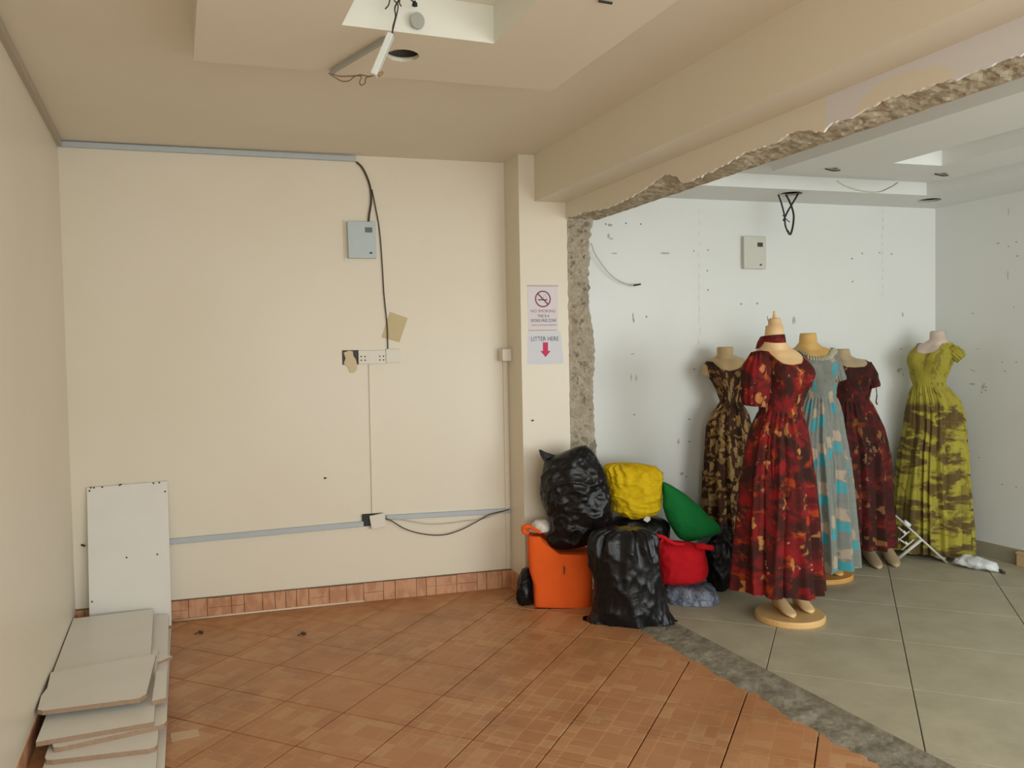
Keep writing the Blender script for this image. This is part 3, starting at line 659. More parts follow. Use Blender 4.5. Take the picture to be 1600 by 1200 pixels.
# scuffs, plugs and filler dabs on the white walls
M['scuff'] = plain('wall_scuff', sr(186, 185, 178), 0.9); M['plug'] = plain('wall_plug', sr(140, 138, 130), 0.9); M['dab'] = plain('filler_dab', sr(216, 216, 210), 0.9)
rnd = random.Random(11); D, Q, B_ = [], [], []
def dab(x, y, w_, h_, lst, wall='b'):
    if wall == 'b': c = back(x, y, 0); u = BD
    else: c = onplane(x, y, (1, 0, 0), XR); u = np.array([0, -1., 0])
    nrm = -NB if wall == 'b' else np.array([-1., 0, 0]); n = 8
    k = 1/250*(1.0 if wall == 'b' else 0.6)
    V = [c+u*w_*k*math.cos(2*math.pi*i/n)*(1+rnd.uniform(-.35, .35))+UP*h_*k*math.sin(2*math.pi*i/n)*(1+rnd.uniform(-.35, .35))+nrm*0.0012 for i in range(n)]
    lst.append((V, [tuple(range(n))]))
for x, y in [(952, 351), (946, 350), (978, 349), (1001, 350), (1084, 392), (1106, 391), (1105, 423), (1106, 453), (1085, 577), (1347, 396), (1331, 404), (1332, 440), (991, 648), (1010, 495), (1408, 577), (1374, 395), (1393, 397), (1158, 475), (1183, 474), (1072, 745), (1077, 655), (1077, 690), (1060, 770)]: dab(x, y, 1.6, 1.4, Q)
for x, y, a_, b_ in [(951, 369, 2, 4), (955, 373, 4, 1.5), (989, 493, 1, 5), (990, 500, 2, 4), (988, 553, 3.5, 1), (986, 590, 1, 6), (994, 590, 1, 6), (1040, 396, 8, 2), (960, 396, 6, 1), (1240, 500, 3, 7), (1410, 492, 2, 5), (1408, 545, 4, 1), (1404, 579, 3, 4), (1411, 585, 1, 4), (953, 352, 4, 2), (1065, 740, 4, 3), (1060, 690, 2, 5), (1030, 740, 3, 2)]: dab(x, y, a_, b_, D)
for x, y in [(1520, 490), (1518, 578), (1538, 600), (1535, 608), (1534, 613), (1541, 605), (1566, 566), (1588, 566), (1566, 757), (1588, 761), (1576, 385), (1588, 378), (1570, 580), (1530, 715)]: dab(x, y, 2.0, 1.8, Q, 'r')
for x, y, a_, b_ in [(1522, 580, 3, 3), (1536, 604, 5, 4), (1520, 600, 9, 3), (1540, 610, 3, 3), (1560, 380, 5, 2), (1576, 330, 1.2, 12), (1575, 430, 1, 16), (1590, 400, 4, 2), (1528, 545, 5, 1), (1584, 480, 3, 2)]: dab(x, y, a_, b_, D, 'r')
for y in range(330, 470, 13): dab(1379+rnd.uniform(-1, 1), y, 1.0, 5, B_)
for y in range(330, 560, 17): dab(1093+rnd.uniform(-2, 2), y, 0.8, 5, B_)
for nm, L, m_ in (('wall_plugs', Q, 'plug'), ('wall_scuffs', D, 'scuff'), ('filler_lines', B_, 'dab')):
    props(mk(nm, *merge(L), M[m_], WBR), kind='stuff')

# ================================================================ boards
M['lam'] = plain('white_laminate', sr(230, 227, 220), 0.35, 0.05, 6); M['lamw'] = plain('cream_white_laminate', sr(230, 227, 220), 0.35, 0.06, 5)
M['chip'] = plain('chipboard_edge', sr(158, 132, 108), 0.9, 0.25, 90)
def board(pts, z, th, label, face, name='chipboard_panel', tilt=(0, 0), jag=0.0, grp='stacked white chipboard panels'):
    n = len(pts); c = np.mean(np.array(pts), 0); V = []
    for zz in (z-th, z):
        for p in pts: V.append((p[0], p[1], zz+(p[0]-c[0])*tilt[0]+(p[1]-c[1])*tilt[1]))
    Fc = [tuple(range(n))[::-1], tuple(range(n, 2*n))]+[(i, (i+1) % n, n+(i+1) % n, n+i) for i in range(n)]
    o = mk(name, V, Fc, M['chip'], label=label, category='board', group=grp); o.data.materials.append(face)
    for p in o.data.polygons:
        if abs(p.normal.z) > 0.7: p.material_index = 1
    return o
def rr(pts, r=0.03):           # round the corners of an outline
    out = []; n = len(pts); P = [np.array(p, float) for p in pts]
    for i in range(n):
        a, b, c = P[i-1], P[i], P[(i+1) % n]; u = (a-b)/np.linalg.norm(a-b); v = (c-b)/np.linalg.norm(c-b)
        for t in (0, .5, 1): out.append(b+u*r*(1-t)**2+v*r*t**2)
    return out
board([(-.455, 2.78), (-.075, 2.80), (-.055, 4.62), (-.46, 4.60)], 0.018, 0.0175, 'widest white panel lying flat on the floor at the bottom of the stack', M['lamw'])
board(rr([(-.47, 2.95), (-.10, 2.93), (-.085, 4.45), (-.45, 4.45)]), 0.036, 0.0175, 'white panel second from the floor in the stack', M['lamw'])
board(rr([(-.466, 3.19), (-.098, 3.12), (-.075, 4.3), (-.45, 4.33)]), 0.0545, 0.018, 'round-cornered white panel third from the floor in the stack', M['lamw'])
board(rr([(-.448, 3.235), (-.066, 3.27), (-.066, 4.72), (-.40, 4.72)]), 0.073, 0.018, 'white panel jutting out furthest towards the room in the stack', M['lamw'])
board([(-.500, 3.275), (-.110, 3.265), (-.108, 4.1), (-.49, 4.1)], 0.0915, 0.018, 'white panel with square front corners just under the two top panels', M['lamw'])
board([(-.528, 4.73), (-.14, 4.715), (-.137, 3.96), (-.526, 3.92)], 0.11, 0.018, 'white panel lying at the top of the stack against the leaning board', M['lamw'])
board([(-.520, 3.475), (-.50, 3.455), (-.165, 3.415), (-.14, 3.45), (-.112, 3.93), (-.527, 3.89), (-.517, 3.70), (-.528, 3.62)], 0.131, 0.018, 'white panel with chipped corners lying on top of the stack', M['lamw'], tilt=(0, -0.012))
board([(-.125, 3.92), (-.045, 3.985), (-.13, 4.06)], 0.085, 0.012, 'pointed splinter of white panel sticking out of the stack', M['lamw'], grp=None)
board([(-.12, 3.42), (-.068, 3.43), (-.066, 3.74), (-.11, 3.75)], 0.1115-0.0005, 0.018, 'narrow white offcut tucked beside the top of the stack', M['lamw'], grp=None)
lb = []
s0 = sz(136, 760, .01)[0]; s1 = sz(262, 753, .01)[0]
for o in (0, 0.016):
    for s_, z_, oo in ((s0+.004, 0.0, .075), (s1+.006, 0.0, .075), (s1, .795, .004), (s0, .782, .004)): lb.append(BF(s_, z_, oo+o))
LB = bevel(mk('leaning_board', lb, BOXF, M['lam'], label='tall white board leaning upright against the cream back wall', category='board'), 0.0015, 1)
for x, y in [(142, 762), (147, 762), (160, 761), (187, 758), (189, 757), (240, 755), (249, 754), (258, 768), (198, 871), (246, 866), (144, 940), (140, 767)]:
    # position on the tilted board face
    nrm = np.cross(lb[5]-lb[4], lb[7]-lb[4]); nrm = nrm/np.linalg.norm(nrm); nrm = nrm if nrm@NB < 0 else -nrm
    pc = onplane(x, y, nrm, float(nrm@lb[4]))+nrm*0.0035
    u = (lb[5]-lb[4])/np.linalg.norm(lb[5]-lb[4]); v = np.cross(nrm, u)
    mk('screw_hole', [pc+u*.005*math.cos(k*math.pi/4)+v*.005*math.sin(k*math.pi/4) for k in range(8)], [tuple(range(8))], M['dark'], LB)
s_, z_ = sz(131, 851); tube('wall_peg', [BF(s_-.01, z_, .002), BF(s_+.008, z_-.003, .02)], .006, M['dark'], n=6, label='tiny dark peg in the wall beside the leaning board', category='peg')

# ================================================================ bags
def frame_at(P0):
    n = np.array([P0[0], P0[1], 0.0]); n = n/np.linalg.norm(n); r = np.array([n[1], -n[0], 0.0]); return n, r
def silhouette(rows, P0, NR, sm=1):
    n, r = frame_at(P0); k = n@np.array([P0[0], P0[1], 0]); R = []
    for y, xl, xr_ in rows:
        a, b = onplane(xl, y, n, k), onplane(xr_, y, n, k); R.append(((a[2]+b[2])/2, r@a, r@b))
    R.sort(); R = np.array(R); Z = np.linspace(R[0, 0], R[-1, 0], NR)
    L, Rr = np.interp(Z, R[:, 0], R[:, 1]), np.interp(Z, R[:, 0], R[:, 2])
    for _ in range(sm):
        L[1:-1] = (L[:-2]+2*L[1:-1]+L[2:])/4; Rr[1:-1] = (Rr[:-2]+2*Rr[1:-1]+Rr[2:])/4
    return n, r, k, Z, (L+Rr)/2, (Rr-L)/2
def zz3(x, y): return (780+x/3.3333, 640+y/3.3333)
def conv(rows): return [(640+y/3.3333, 780+a/3.3333, 780+b/3.3333) for y, a, b in rows]
def bag_geo(rows, P0, dep, expo=2.4, e0=0.75, e1=0.25, amp=0.012, fr=9.0, vert=0.5, NR=46, NA=72, seed=0.0, zmin=None, lean=0.0, fine=0.6, hz=1.0, fold=0.0, foldn=11):
    n, r, k, Z, C, Wd = silhouette(rows, P0, NR, 2); V, Fc = [], []; wm = Wd.max()
    for i in range(NR):
        t = i/(NR-1); end = (e0 if t < .5 else e1); d = dep*(end+(1-end)*(1-abs(2*t-1)**3.5)**0.5)*min(1.0, 0.55+0.45*Wd[i]/wm)
        for a in range(NA):
            th = 2*math.pi*a/NA; ca, sa = math.cos(th), math.sin(th)
            x = abs(ca)**(2/expo)*(1 if ca > 0 else -1); yv = abs(sa)**(2/expo)*(1 if sa > 0 else -1)
            p = r*(C[i]+Wd[i]*x)+n*(k+d*yv+lean*(t-0.3))+UP*Z[i]; q = (p[0]*fr+seed, p[1]*fr, p[2]*fr*vert+seed)
            f = 0.7*noise.fractal(q, 1.0, 2.1, 3)+fine*0.9*sum(g*((1-abs(noise.noise((q[0]*m_+m_, q[1]*m_, q[2]*m_*hz))))**4-0.35) for m_, g in ((0.9, 1.1), (1.9, 0.8), (3.8, 0.45)))
            if fold: f += fold*math.cos(foldn*th+3*noise.noise((ca*1.5, sa*1.5, t*2+seed)))*(abs(2*t-1)**1.5 if t > .5 else 0.35*abs(2*t-1)**2)
            sc = amp*min(1, Wd[i]/0.04)*(1.0 if d > 0.03 else 0.6)
            p = p+(r*x*0.8+n*yv)*f*sc+UP*noise.noise((q[0]*1.3+5, q[1], q[2]))*amp*0.5*(1 if 0 < i < NR-1 else 0.3)
            if zmin is not None: p[2] = max(p[2], zmin+0.001)
            V.append(p)
    for i in range(NR-1):
        for a in range(NA): Fc.append((i*NA+a, i*NA+(a+1) % NA, (i+1)*NA+(a+1) % NA, (i+1)*NA+a))
    for i0 in (0, NR-1):
        c = np.mean([V[i0*NA+a] for a in range(NA)], 0); V.append(c); ci = len(V)-1
        Fc += [(i0*NA+a, i0*NA+(a+1) % NA, ci) for a in range(NA)]
    return V, Fc
def plastic(name, c, rough, bump=0.5, sc=14.0, c2=None):
    k = NB_(name, rough, 0.32 if sum(c) < 0.1 else 0.5); v = k.co('Object'); nz = k.noise(k.co('Object', (1, 1, 0.6)), sc, 5, 0.6, 0.6)
    k.col(k.mix(k.ramp(nz, 0.3, 0.7), c, c2 or tuple(x*1.25 for x in c))); k.bump(nz, bump, 0.02); return k.m
def cloth(name, c, rough=0.85, bump=0.3, sc=9.0):
    k = NB_(name, rough, 0.25); v = k.co('Object'); nz = k.noise(v, sc, 4, 0.55); w1 = k.noise(v, 420, 2)
    k.col(k.mix(nz, tuple(x*0.88 for x in c), tuple(min(1, x*1.1) for x in c))); k.bump(k.math('ADD', nz, k.math('MULTIPLY', w1, 0.04)), bump, 0.02); return k.m
M['bin'] = plastic('black_bin_plastic', (0.006, 0.006, 0.007), 0.30, 0.3); M['bin2'] = plastic('black_sack_plastic', (0.006, 0.006, 0.007), 0.30, 0.3)
M['binm'] = plastic('dull_black_plastic', (0.007, 0.007, 0.008), 0.45, 0.4)
M['yellow'] = cloth('yellow_fabric', sr(226, 190, 18), 0.8, 0.5, 16); M['green'] = cloth('green_fabric', sr(24, 128, 62)); M['red'] = cloth('red_fabric', sr(204, 22, 34)); M['orange'] = cloth('orange_fabric', sr(240, 100, 34))
M['blue'] = plastic('blue_grey_film', sr(70, 76, 92), 0.28, 0.9, 22, sr(140, 148, 166)); M['clear'] = plastic('milky_film', sr(214, 210, 200), 0.3, 0.7, 16)
def bag(name, rows, P0, dep, mat, label, cat='bag', parts=(), grp=None, **kw):
    V, Fc = bag_geo(conv(rows), P0, dep, **kw)
    b = np.array([P0[0], P0[1], min(p[2] for p in V)])
    return mk(name, V, Fc, mat, org=b, smooth=True, label=label, category=cat, group=grp)
def floorpt(x, y): p = onz(x, y); return (p[0], p[1])
def slide(P, d): n, _ = frame_at(P); return (P[0]+n[0]*d, P[1]+n[1]*d)
Pf = slide(floorpt(980, 980), 0.12)
sack = bag('black_sack', [(618, 560, 740), (635, 500, 800), (660, 478, 815), (720, 466, 830), (800, 470, 840), (850, 484, 845), (900, 500, 850), (950, 502, 858), (1000, 497, 868), (1050, 486, 885), (1085, 462, 905), (1105, 440, 925), (1132, 432, 915)], Pf, 0.145, M['bin2'],
    'tall full black sack standing in front of the bag pile', expo=2.2, e0=0.55, e1=0.45, amp=0.013, fr=7, vert=0.45, zmin=0.0, seed=2.0, fine=1.1, fold=1.3, foldn=13, NR=96, NA=132)
Po = slide(floorpt(880, 951), 0.115)
orows = [(642, 152, 470), (700, 150, 482), (830, 160, 482), (900, 182, 482), (1028, 186, 480)]
og = bag('shopping_bag', orows, Po, 0.105, M['orange'], 'boxy orange shopping bag at the foot of the column', expo=7, e0=0.95, e1=0.8, amp=0.005, fr=5, vert=1.0, fine=0.1)
n0_, r0_ = frame_at(Po); rA = float(r0_@onplane(*zz3(150, 640), n0_, float(n0_@np.array([*Po, 0])))); rB = float(r0_@onplane(*zz3(480, 720), n0_, float(n0_@np.array([*Po, 0]))))
zA = onplane(*zz3(150, 640), n0_, float(n0_@np.array([*Po, 0])))[2]; zB = onplane(*zz3(480, 736), n0_, float(n0_@np.array([*Po, 0])))[2]
for v_ in og.data.vertices:        # the top sags under the bin bag
    wv = v_.co+og.location; tt = (float(r0_@np.array(wv))-rA)/(rB-rA); lim = float(np.interp(tt, [0, .22, .30, 1], [zA, zA-.004, zB+.006, zB]))
    if wv.z > lim: v_.co.z = lim-og.location.z-0.002*(wv.z-lim)
n_, r_ = frame_at(Po); kf = float(n_@np.array([Po[0], Po[1], 0]))-0.112
def of(x, y, d=0.0): return onplane(*zz3(x, y), n_, kf+d)
tube('handle', [of(150, 640, .02), of(132, 640, .0), of(126, 618, .0), of(150, 608, .0), of(180, 622, .03), of(215, 640, .04)], [0.012, 0.013, 0.014, 0.012, 0.01, 0.01], M['orange'], og, n=8)
mk('print_mark', [of(x, y, -.002) for x, y in [(336, 812), (344, 822), (341, 862), (337, 860)]], [(0, 1, 2, 3)], plain('green_print', sr(50, 70, 30), 0.8), og, label='tiny dark green printed mark')
tube('bottom_strip', [of(188, 1038, .0), of(330, 1042, -.002), of(478, 1044, 0)], 0.008, M['black'], og, n=8, sm=False, label='black strip along the bottom')  # thin black strip along the bottom edge of the orange bag
bag('bin_bag', [(826, 132, 160), (840, 116, 166), (880, 100, 170), (930, 94, 172), (980, 97, 172), (1020, 114, 170), (1042, 140, 166)], slide(floorpt(825, 950), .10), 0.07, M['bin'], 'small black bin bag squeezed between column and orange bag', amp=0.012, e0=.5, e1=.4, zmin=0.0, seed=5, NR=50, NA=80, fine=1.2)
bag('bin_bag', [(187, 436, 456), (200, 392, 470), (215, 372, 485), (235, 300, 500), (250, 250, 510), (285, 236, 527), (340, 222, 552), (400, 218, 570), (460, 226, 580), (520, 246, 586), (580, 266, 580), (635, 268, 556), (680, 240, 520), (705, 246, 470), (716, 262, 420)], slide(Po, -0.01), 0.12, M['bin'],
    'shiny black bin bag with torn ear lying on the orange bag', amp=0.014, fr=7, vert=0.9, e0=0.5, e1=0.12, seed=9, NR=96, NA=132, fine=1.0, hz=1.15)
ear = [zz3(*q) for q in [(205, 208), (222, 212), (240, 222), (300, 240), (330, 252), (300, 300), (250, 290), (228, 262), (214, 238)]]
earo = bpy.data.objects['bin_bag.001']; ne, re = frame_at(slide(Po, -0.01)); ke = float(ne@np.array([*slide(Po, -0.01), 0]))
prism('torn_ear', [onplane(x, y, ne, ke-0.02) for x, y in ear], ne*0.022, M['bin'], earo, bev=0.004)
bag('clear_bag', [(572, 190, 245), (590, 172, 262), (615, 165, 268), (636, 160, 262)], slide(Po, .02), 0.05, M['clear'], 'crumpled milky plastic bag poking out of the orange bag', amp=0.012, fr=18, NR=16, NA=40, seed=3)
Pm = slide(floorpt(985, 955), .42)
bag('bin_bag', [(558, 610, 830), (570, 590, 870), (600, 570, 890), (680, 570, 880), (780, 560, 830), (860, 560, 810), (900, 580, 800)], slide(Pm, .04), 0.11, M['bin'], 'wide black bin bag wedged under the yellow bag', amp=0.014, e0=.8, e1=.6, zmin=0.0, seed=12)
mk('torn_label', [onplane(*zz3(x, y), *(lambda q: (q[0], float(q[0]@np.array([*Pm, 0]))-.10))(frame_at(Pm))) for x, y in [(750, 575), (765, 556), (785, 560), (788, 575), (772, 588)]], [(0, 1, 2, 3, 4)], M['pvcw'], bpy.data.objects['bin_bag.002'], label='scrap of white label')
bag('cloth_bag', [(280, 605, 680), (290, 560, 770), (300, 548, 810), (320, 556, 842), (360, 563, 846), (420, 576, 846), (480, 586, 843), (520, 592, 838), (545, 640, 815), (560, 675, 740), (566, 695, 715)], slide(Pm, -.02), 0.13, M['yellow'], 'bright yellow cloth bag with gathered top on the pile', expo=2.9, e0=.45, e1=.45, amp=0.009, fr=9, vert=1.0, seed=20, NR=80, NA=110, fine=1.3, hz=1.5, fold=1.6, foldn=19)
Pg = slide(floorpt(1080, 950), .30)
bag('cloth_bag', [(378, 850, 858), (400, 852, 905), (440, 850, 966), (500, 850, 1042), (560, 866, 1102), (600, 888, 1148), (630, 905, 1155), (645, 915, 1130), (670, 940, 1045), (683, 972, 1000)], Pg, 0.10, M['green'], 'smooth green cloth bag slumped on the right of the pile', expo=2.2, e0=.4, e1=.35, amp=0.006, fr=5, vert=1.0, seed=23, NR=60, NA=90, fine=0.8)
ng, rg = frame_at(Pg); kg = float(ng@np.array([*Pg, 0]))
Pr = slide(floorpt(1080, 948), .13)
rb_ = bag('cloth_bag', [(690, 815, 985), (705, 818, 1040), (720, 820, 1072), (760, 826, 1078), (800, 832, 1086), (850, 840, 1084), (880, 844, 1066), (900, 848, 980)], slide(Pr, -.01), 0.115, M['red'], 'red cloth bag with knotted handles on the bluish bundle', expo=2.7, e0=.6, e1=.4, amp=0.007, fr=7, vert=1.0, seed=31, NR=50, NA=90, fine=0.9)
nr_, rr_ = frame_at(Pr); kr = float(nr_@np.array([*Pr, 0]))-.12
def rp(x, y, d=0): return onplane(*zz3(x, y), nr_, kr+d)
tube('handle', [rp(830, 715, .03), rp(812, 690), rp(795, 672), rp(800, 660), rp(825, 658), rp(855, 665), rp(885, 685), rp(920, 700, .01), rp(965, 702, .03)], [0.010, 0.012, 0.012, 0.011, 0.011, 0.012, 0.012, 0.010, 0.006], M['red'], rb_, n=8)
tube('handle', [rp(828, 712, .02), rp(845, 685), rp(858, 668), rp(875, 690, .01), rp(890, 705, .03)], 0.008, M['red'], rb_, n=8)
tube('corner_flap', [rp(1030, 712, .05), rp(1075, 716, .03), rp(1118, 722, .04)], [0.02, 0.016, 0.008], M['red'], rb_, n=8)
bag('plastic_bundle', [(908, 880, 1085), (916, 870, 1105), (930, 862, 1125), (960, 858, 1142), (1000, 868, 1143), (1025, 882, 1100), (1043, 905, 1000)], Pr, 0.13, M['blue'], 'bluish translucent plastic bundle on the grey floor under the red bag', cat='bundle', amp=0.014, fr=14, vert=1, e0=.7, e1=.6, zmin=0.0, seed=41, NR=30, fine=.7)
Pk = slide(floorpt(1125, 935), .20)
bag('bin_bag', [(600, 1165, 1185), (622, 1150, 1202), (660, 1090, 1212), (695, 1030, 1222), (760, 1040, 1226), (850, 1060, 1228), (900, 1085, 1215), (935, 1110, 1180)], Pk, 0.11, M['bin'], 'black bin bag beside the red dress skirt', amp=0.014, e0=.7, e1=.3, zmin=0.0, seed=50, NR=70, NA=100, fine=1.1)
# white plastic bag and carton on the far floor
def floorbag():
    A, B = onz(1488, 881), onz(1562, 894); d = B-A; L = np.linalg.norm(d); d = d/L; q = np.cross(UP, d); V, Fc = [], []; NR, NA = 30, 28
    for i in range(NR):
        t = i/(NR-1); w_ = float(np.interp(t, [0, .08, .25, .6, .85, 1], [.006, .05, .078, .075, .065, .012])); h = float(np.interp(t, [0, .08, .25, .6, .9, 1], [.01, .045, .075, .07, .055, .012]))
        for a in range(NA):
            th = 2*math.pi*a/NA; p = A+d*L*t+q*w_*math.cos(th)+UP*(h/2+h/2*math.sin(th))
            f = noise.fractal((p[0]*16, p[1]*16, p[2]*16), 1, 2, 4); p = p+(q*math.cos(th)+UP*math.sin(th))*f*.014; p[2] = max(p[2], .002); V.append(p)
    for i in range(NR-1):
        for a in range(NA): Fc.append((i*NA+a, i*NA+(a+1) % NA, (i+1)*NA+(a+1) % NA, (i+1)*NA+a))
    Fc += [tuple(range(NA)), tuple(range((NR-1)*NA, NR*NA))[::-1]]
    o = mk('plastic_bag', V, Fc, plastic('white_film', sr(212, 216, 218), 0.35, 0.6, 20), smooth=True, label='crumpled white plastic bag lying on the grey floor by the yellow dress', category='bag')
    tube('dark_end', [B+UP*.012, onz(1569, 897)+UP*.008], 0.011, M['dark'], o, n=8, label='dark twisted end')
floorbag()
cp_ = onz(1588, 884)
cb = empty('carton', (cp_[0]+.05, cp_[1]-.15, 0), label='small beige carton on the floor against the white right wall', category='carton')
M['card'] = plain('carton_board', sr(206, 176, 132), 0.8)
box('body', (cp_[0], cp_[1]-.30, 0.0), (XR-.02, cp_[1], 0.080), M['card'], cb, bev=.003); box('lid_edge', (cp_[0]-.004, cp_[1]-.30, 0.081), (XR-.02, cp_[1]+.003, 0.094), M['card'], cb)

# ---- folding wire rack
fa, fb = onz(1480, 880), onz(1397, 878); nn = np.cross(fb-fa, UP); nn = nn/np.linalg.norm(nn); kk = float(nn@fa)
def rk(x, y, d=0.0): return onplane(x, y, nn, kk)+nn*d
rack = empty('wire_rack', (fa+fb)/2, label='small white metal rack tipped on its side before the yellow dress', category='rack')
M['rackm'] = plain('white_enamel_wire', sr(206, 204, 196), 0.4)
for nm, a, b, r1 in (('long_bar', (1399, 805.5), (1480, 879.5), .0075), ('foot_bar', (1440, 843), (1403, 873), .011), ('cross_bar', (1421, 830), (1403, 845), .005), ('cross_bar', (1428, 843), (1409, 859), .005), ('peg', (1403, 823.5), (1414, 833), .006), ('peg', (1403, 841), (1416, 850), .006)):
    tube(nm, [rk(*a), rk(*b)], r1, M['rackm'], rack, sm=False)
tube('joint', [rk(1412, 815), rk(1421, 822)], .018, M['pvcw'], rack, n=10, sm=False)
for a in ((1413, 832), (1416, 849)): tube('peg_cap', [rk(a[0]-2, a[1]-2), rk(a[0]+1.5, a[1]+1.5)], .010, M['pvcw'], rack, n=8, sm=False)

# ================================================================ dressed mannequins
def uvco(k, sx=1, sy=1, rot=0.0, loc=(0, 0, 0)): return k.co('UV', (sx, sy, 1), (0, 0, rot), loc)
def fabric_red(name, dark):
    k = NB_(name, 0.8, 0.2); v = uvco(k); wv = k.vadd(v, k.noise(v, 14, 3, out='Color'), 0.05); m = 0.55 if dark else 1.0
    c = k.mix(k.ramp(k.noise(v, 9, 3, 0.6, 0.8), 0.36, 0.60), (0.24*m, 0.012, 0.014), (0.075*m, 0.012, 0.010))
    c = k.mix(k.math('MULTIPLY', k.ramp(k.noise(uvco(k, loc=(3, 1, 0)), 7, 3, 0.6), 0.49, 0.57), 0.88), c, (0.035, 0.014, 0.010))
    c = k.mix(k.math('MULTIPLY', k.ramp(k.noise(uvco(k, loc=(8, 4, 0)), 11, 4, 0.6), 0.56, 0.66), 0.75), c, (0.42*m, 0.055, 0.010))
    w2 = k.vadd(uvco(k, 1.0, 0.45, 0.6), k.noise(v, 12, 2, out='Color'), 0.10)
    st = k.math('MULTIPLY', k.ramp(k.voro(w2, 15), 0.20, 0.30, inv=True), k.ramp(k.noise(uvco(k, loc=(1, 7, 0)), 8, 2), 0.48, 0.54))
    c = k.mix(k.math('MULTIPLY', st, 0.85), c, (0.50*m, 0.22*m, 0.07*m))
    w3 = k.vadd(uvco(k, 1.0, 0.30, -0.9), k.noise(v, 16, 2, out='Color'), 0.10)
    s2_ = k.math('MULTIPLY', k.ramp(k.voro(w3, 19), 0.16, 0.22, inv=True), k.ramp(k.noise(uvco(k, loc=(5, 2, 0)), 7, 2), 0.54, 0.58))
    c = k.mix(k.math('MULTIPLY', s2_, 0.7), c, (0.50*m, 0.30*m, 0.16*m))
    k.col(c); return k.m
def fabric_brown():
    k = NB_('brown_gold_print', 0.8, 0.2); v = uvco(k)
    w2 = k.vadd(uvco(k, 1.0, 0.6, 0.7), k.noise(v, 18, 2, out='Color'), 0.09); w3 = k.vadd(uvco(k, 0.6, 1.0, 0.3), k.noise(v, 15, 2, out='Color'), 0.08)
    a = k.ramp(k.voro(w2, 19), 0.34, 0.46, inv=True); b = k.ramp(k.voro(w3, 23), 0.34, 0.44, inv=True)
    low = k.ramp(k.noise(v, 7, 3), 0.40, 0.60); zz = 0.6
    gold = k.mix(low, (0.42, 0.23, 0.065), (0.40, 0.29, 0.13)); dk = k.mix(low, (0.030, 0.016, 0.012), (0.075, 0.030, 0.014))
    f = k.math('MAXIMUM', a, k.math('MULTIPLY', b, zz)); k.col(k.mix(k.math('MULTIPLY', f, k.math('ADD', k.math('MULTIPLY', zz, 0.35), 0.6)), dk, gold)); return k.m
def fabric_yellow():
    k = NB_('yellow_brown_print', 0.75, 0.25); v = uvco(k); w2 = k.vadd(uvco(k, 0.55, 1.0), k.noise(v, 6, 3, out='Color'), 0.10)
    band = k.noise(k.vadd(uvco(k, 0.40, 1.0), k.noise(v, 5, 3, out='Color'), 0.08), 12, 4, 0.6)
    m = k.ramp(band, 0.44, 0.54); top = k.ramp(k.xyz(v)[1], 1.05, 1.10, inv=True)
    br = k.mix(k.noise(v, 18, 3), (0.055, 0.035, 0.012), (0.16, 0.10, 0.035)); ye = k.mix(k.noise(v, 7, 3), (0.43, 0.385, 0.05), (0.33, 0.275, 0.04))
    st = k.ramp(k.noise(k.vadd(uvco(k, 1, .5, .5), k.noise(v, 8, 2, out='Color'), .2), 16, 3), 0.56, 0.62)
    c = k.mix(k.math('MULTIPLY', m, k.math('ADD', k.math('MULTIPLY', top, 0.85), 0.10)), ye, br)
    c = k.mix(k.math('MULTIPLY', st, 0.55), c, (0.13, 0.085, 0.02)); k.col(c); return k.m
def fabric_teal():
    k = NB_('grey_teal_foil_print', 0.6, 0.35); v = uvco(k); x, y, _ = k.xyz(k.vadd(v, k.noise(v, 24, 4, out='Color'), 0.05))
    cx = k.math('DIVIDE', x, 0.062); ix = k.math('FLOOR', cx)
    sh = k.n('TexWhiteNoise', noise_dimensions='1D'); k.put(sh.inputs['W'], ix)
    cy = k.math('ADD', k.math('DIVIDE', y, 0.235), k.math('MULTIPLY', sh.outputs['Value'], 3.0)); fy = k.math('FRACT', cy); fx = k.math('FRACT', cx)
    inx = k.ramp(k.math('ABSOLUTE', k.math('SUBTRACT', fx, 0.5)), 0.33, 0.41, inv=True)
    wn2 = k.n('TexWhiteNoise', noise_dimensions='2D'); cb3 = k.n('CombineXYZ'); k.put(cb3.inputs[0], ix); k.put(cb3.inputs[1], k.math('FLOOR', cy)); k.link(cb3.outputs[0], wn2.inputs['Vector'])
    inx = k.math('MULTIPLY', inx, k.math('GREATER_THAN', wn2.outputs['Value'], 0.38))
    cyan = k.math('MULTIPLY', inx, k.math('MULTIPLY', k.ramp(fy, 0.10, 0.14), k.ramp(fy, 0.36, 0.42, inv=True)))
    bei = k.math('MULTIPLY', inx, k.math('MULTIPLY', k.ramp(fy, 0.40, 0.44), k.ramp(fy, 0.66, 0.72, inv=True)))
    base = k.mix(k.noise(v, 35, 3), (0.16, 0.17, 0.145), (0.24, 0.255, 0.225))
    grain = k.ramp(k.noise(uvco(k, 1, 2), 60, 3), 0.35, 0.55)
    c = k.mix(k.math('MULTIPLY', cyan, k.math('ADD', k.math('MULTIPLY', grain, 0.5), 0.45)), base, (0.02, 0.33, 0.40)); c = k.mix(k.math('MULTIPLY', bei, 0.8), c, (0.47, 0.36, 0.26)); k.col(c); return k.m
FAB = dict(red=fabric_red('red_floral_print', False), dred=fabric_red('dark_red_floral_print', True), brown=fabric_brown(), yellow=fabric_yellow(), teal=fabric_teal())
def skin(name, c): return plain(name, c, 0.45, 0.04, 8)
SK = dict(red=skin('beige_mannequin', sr(226, 190, 140)), teal=skin('golden_mannequin', sr(214, 172, 100)), brown=skin('tan_mannequin', sr(190, 164, 122)), yellow=skin('pale_pink_mannequin', sr(206, 186, 170)), dred=skin('drab_mannequin', sr(186, 164, 130)))
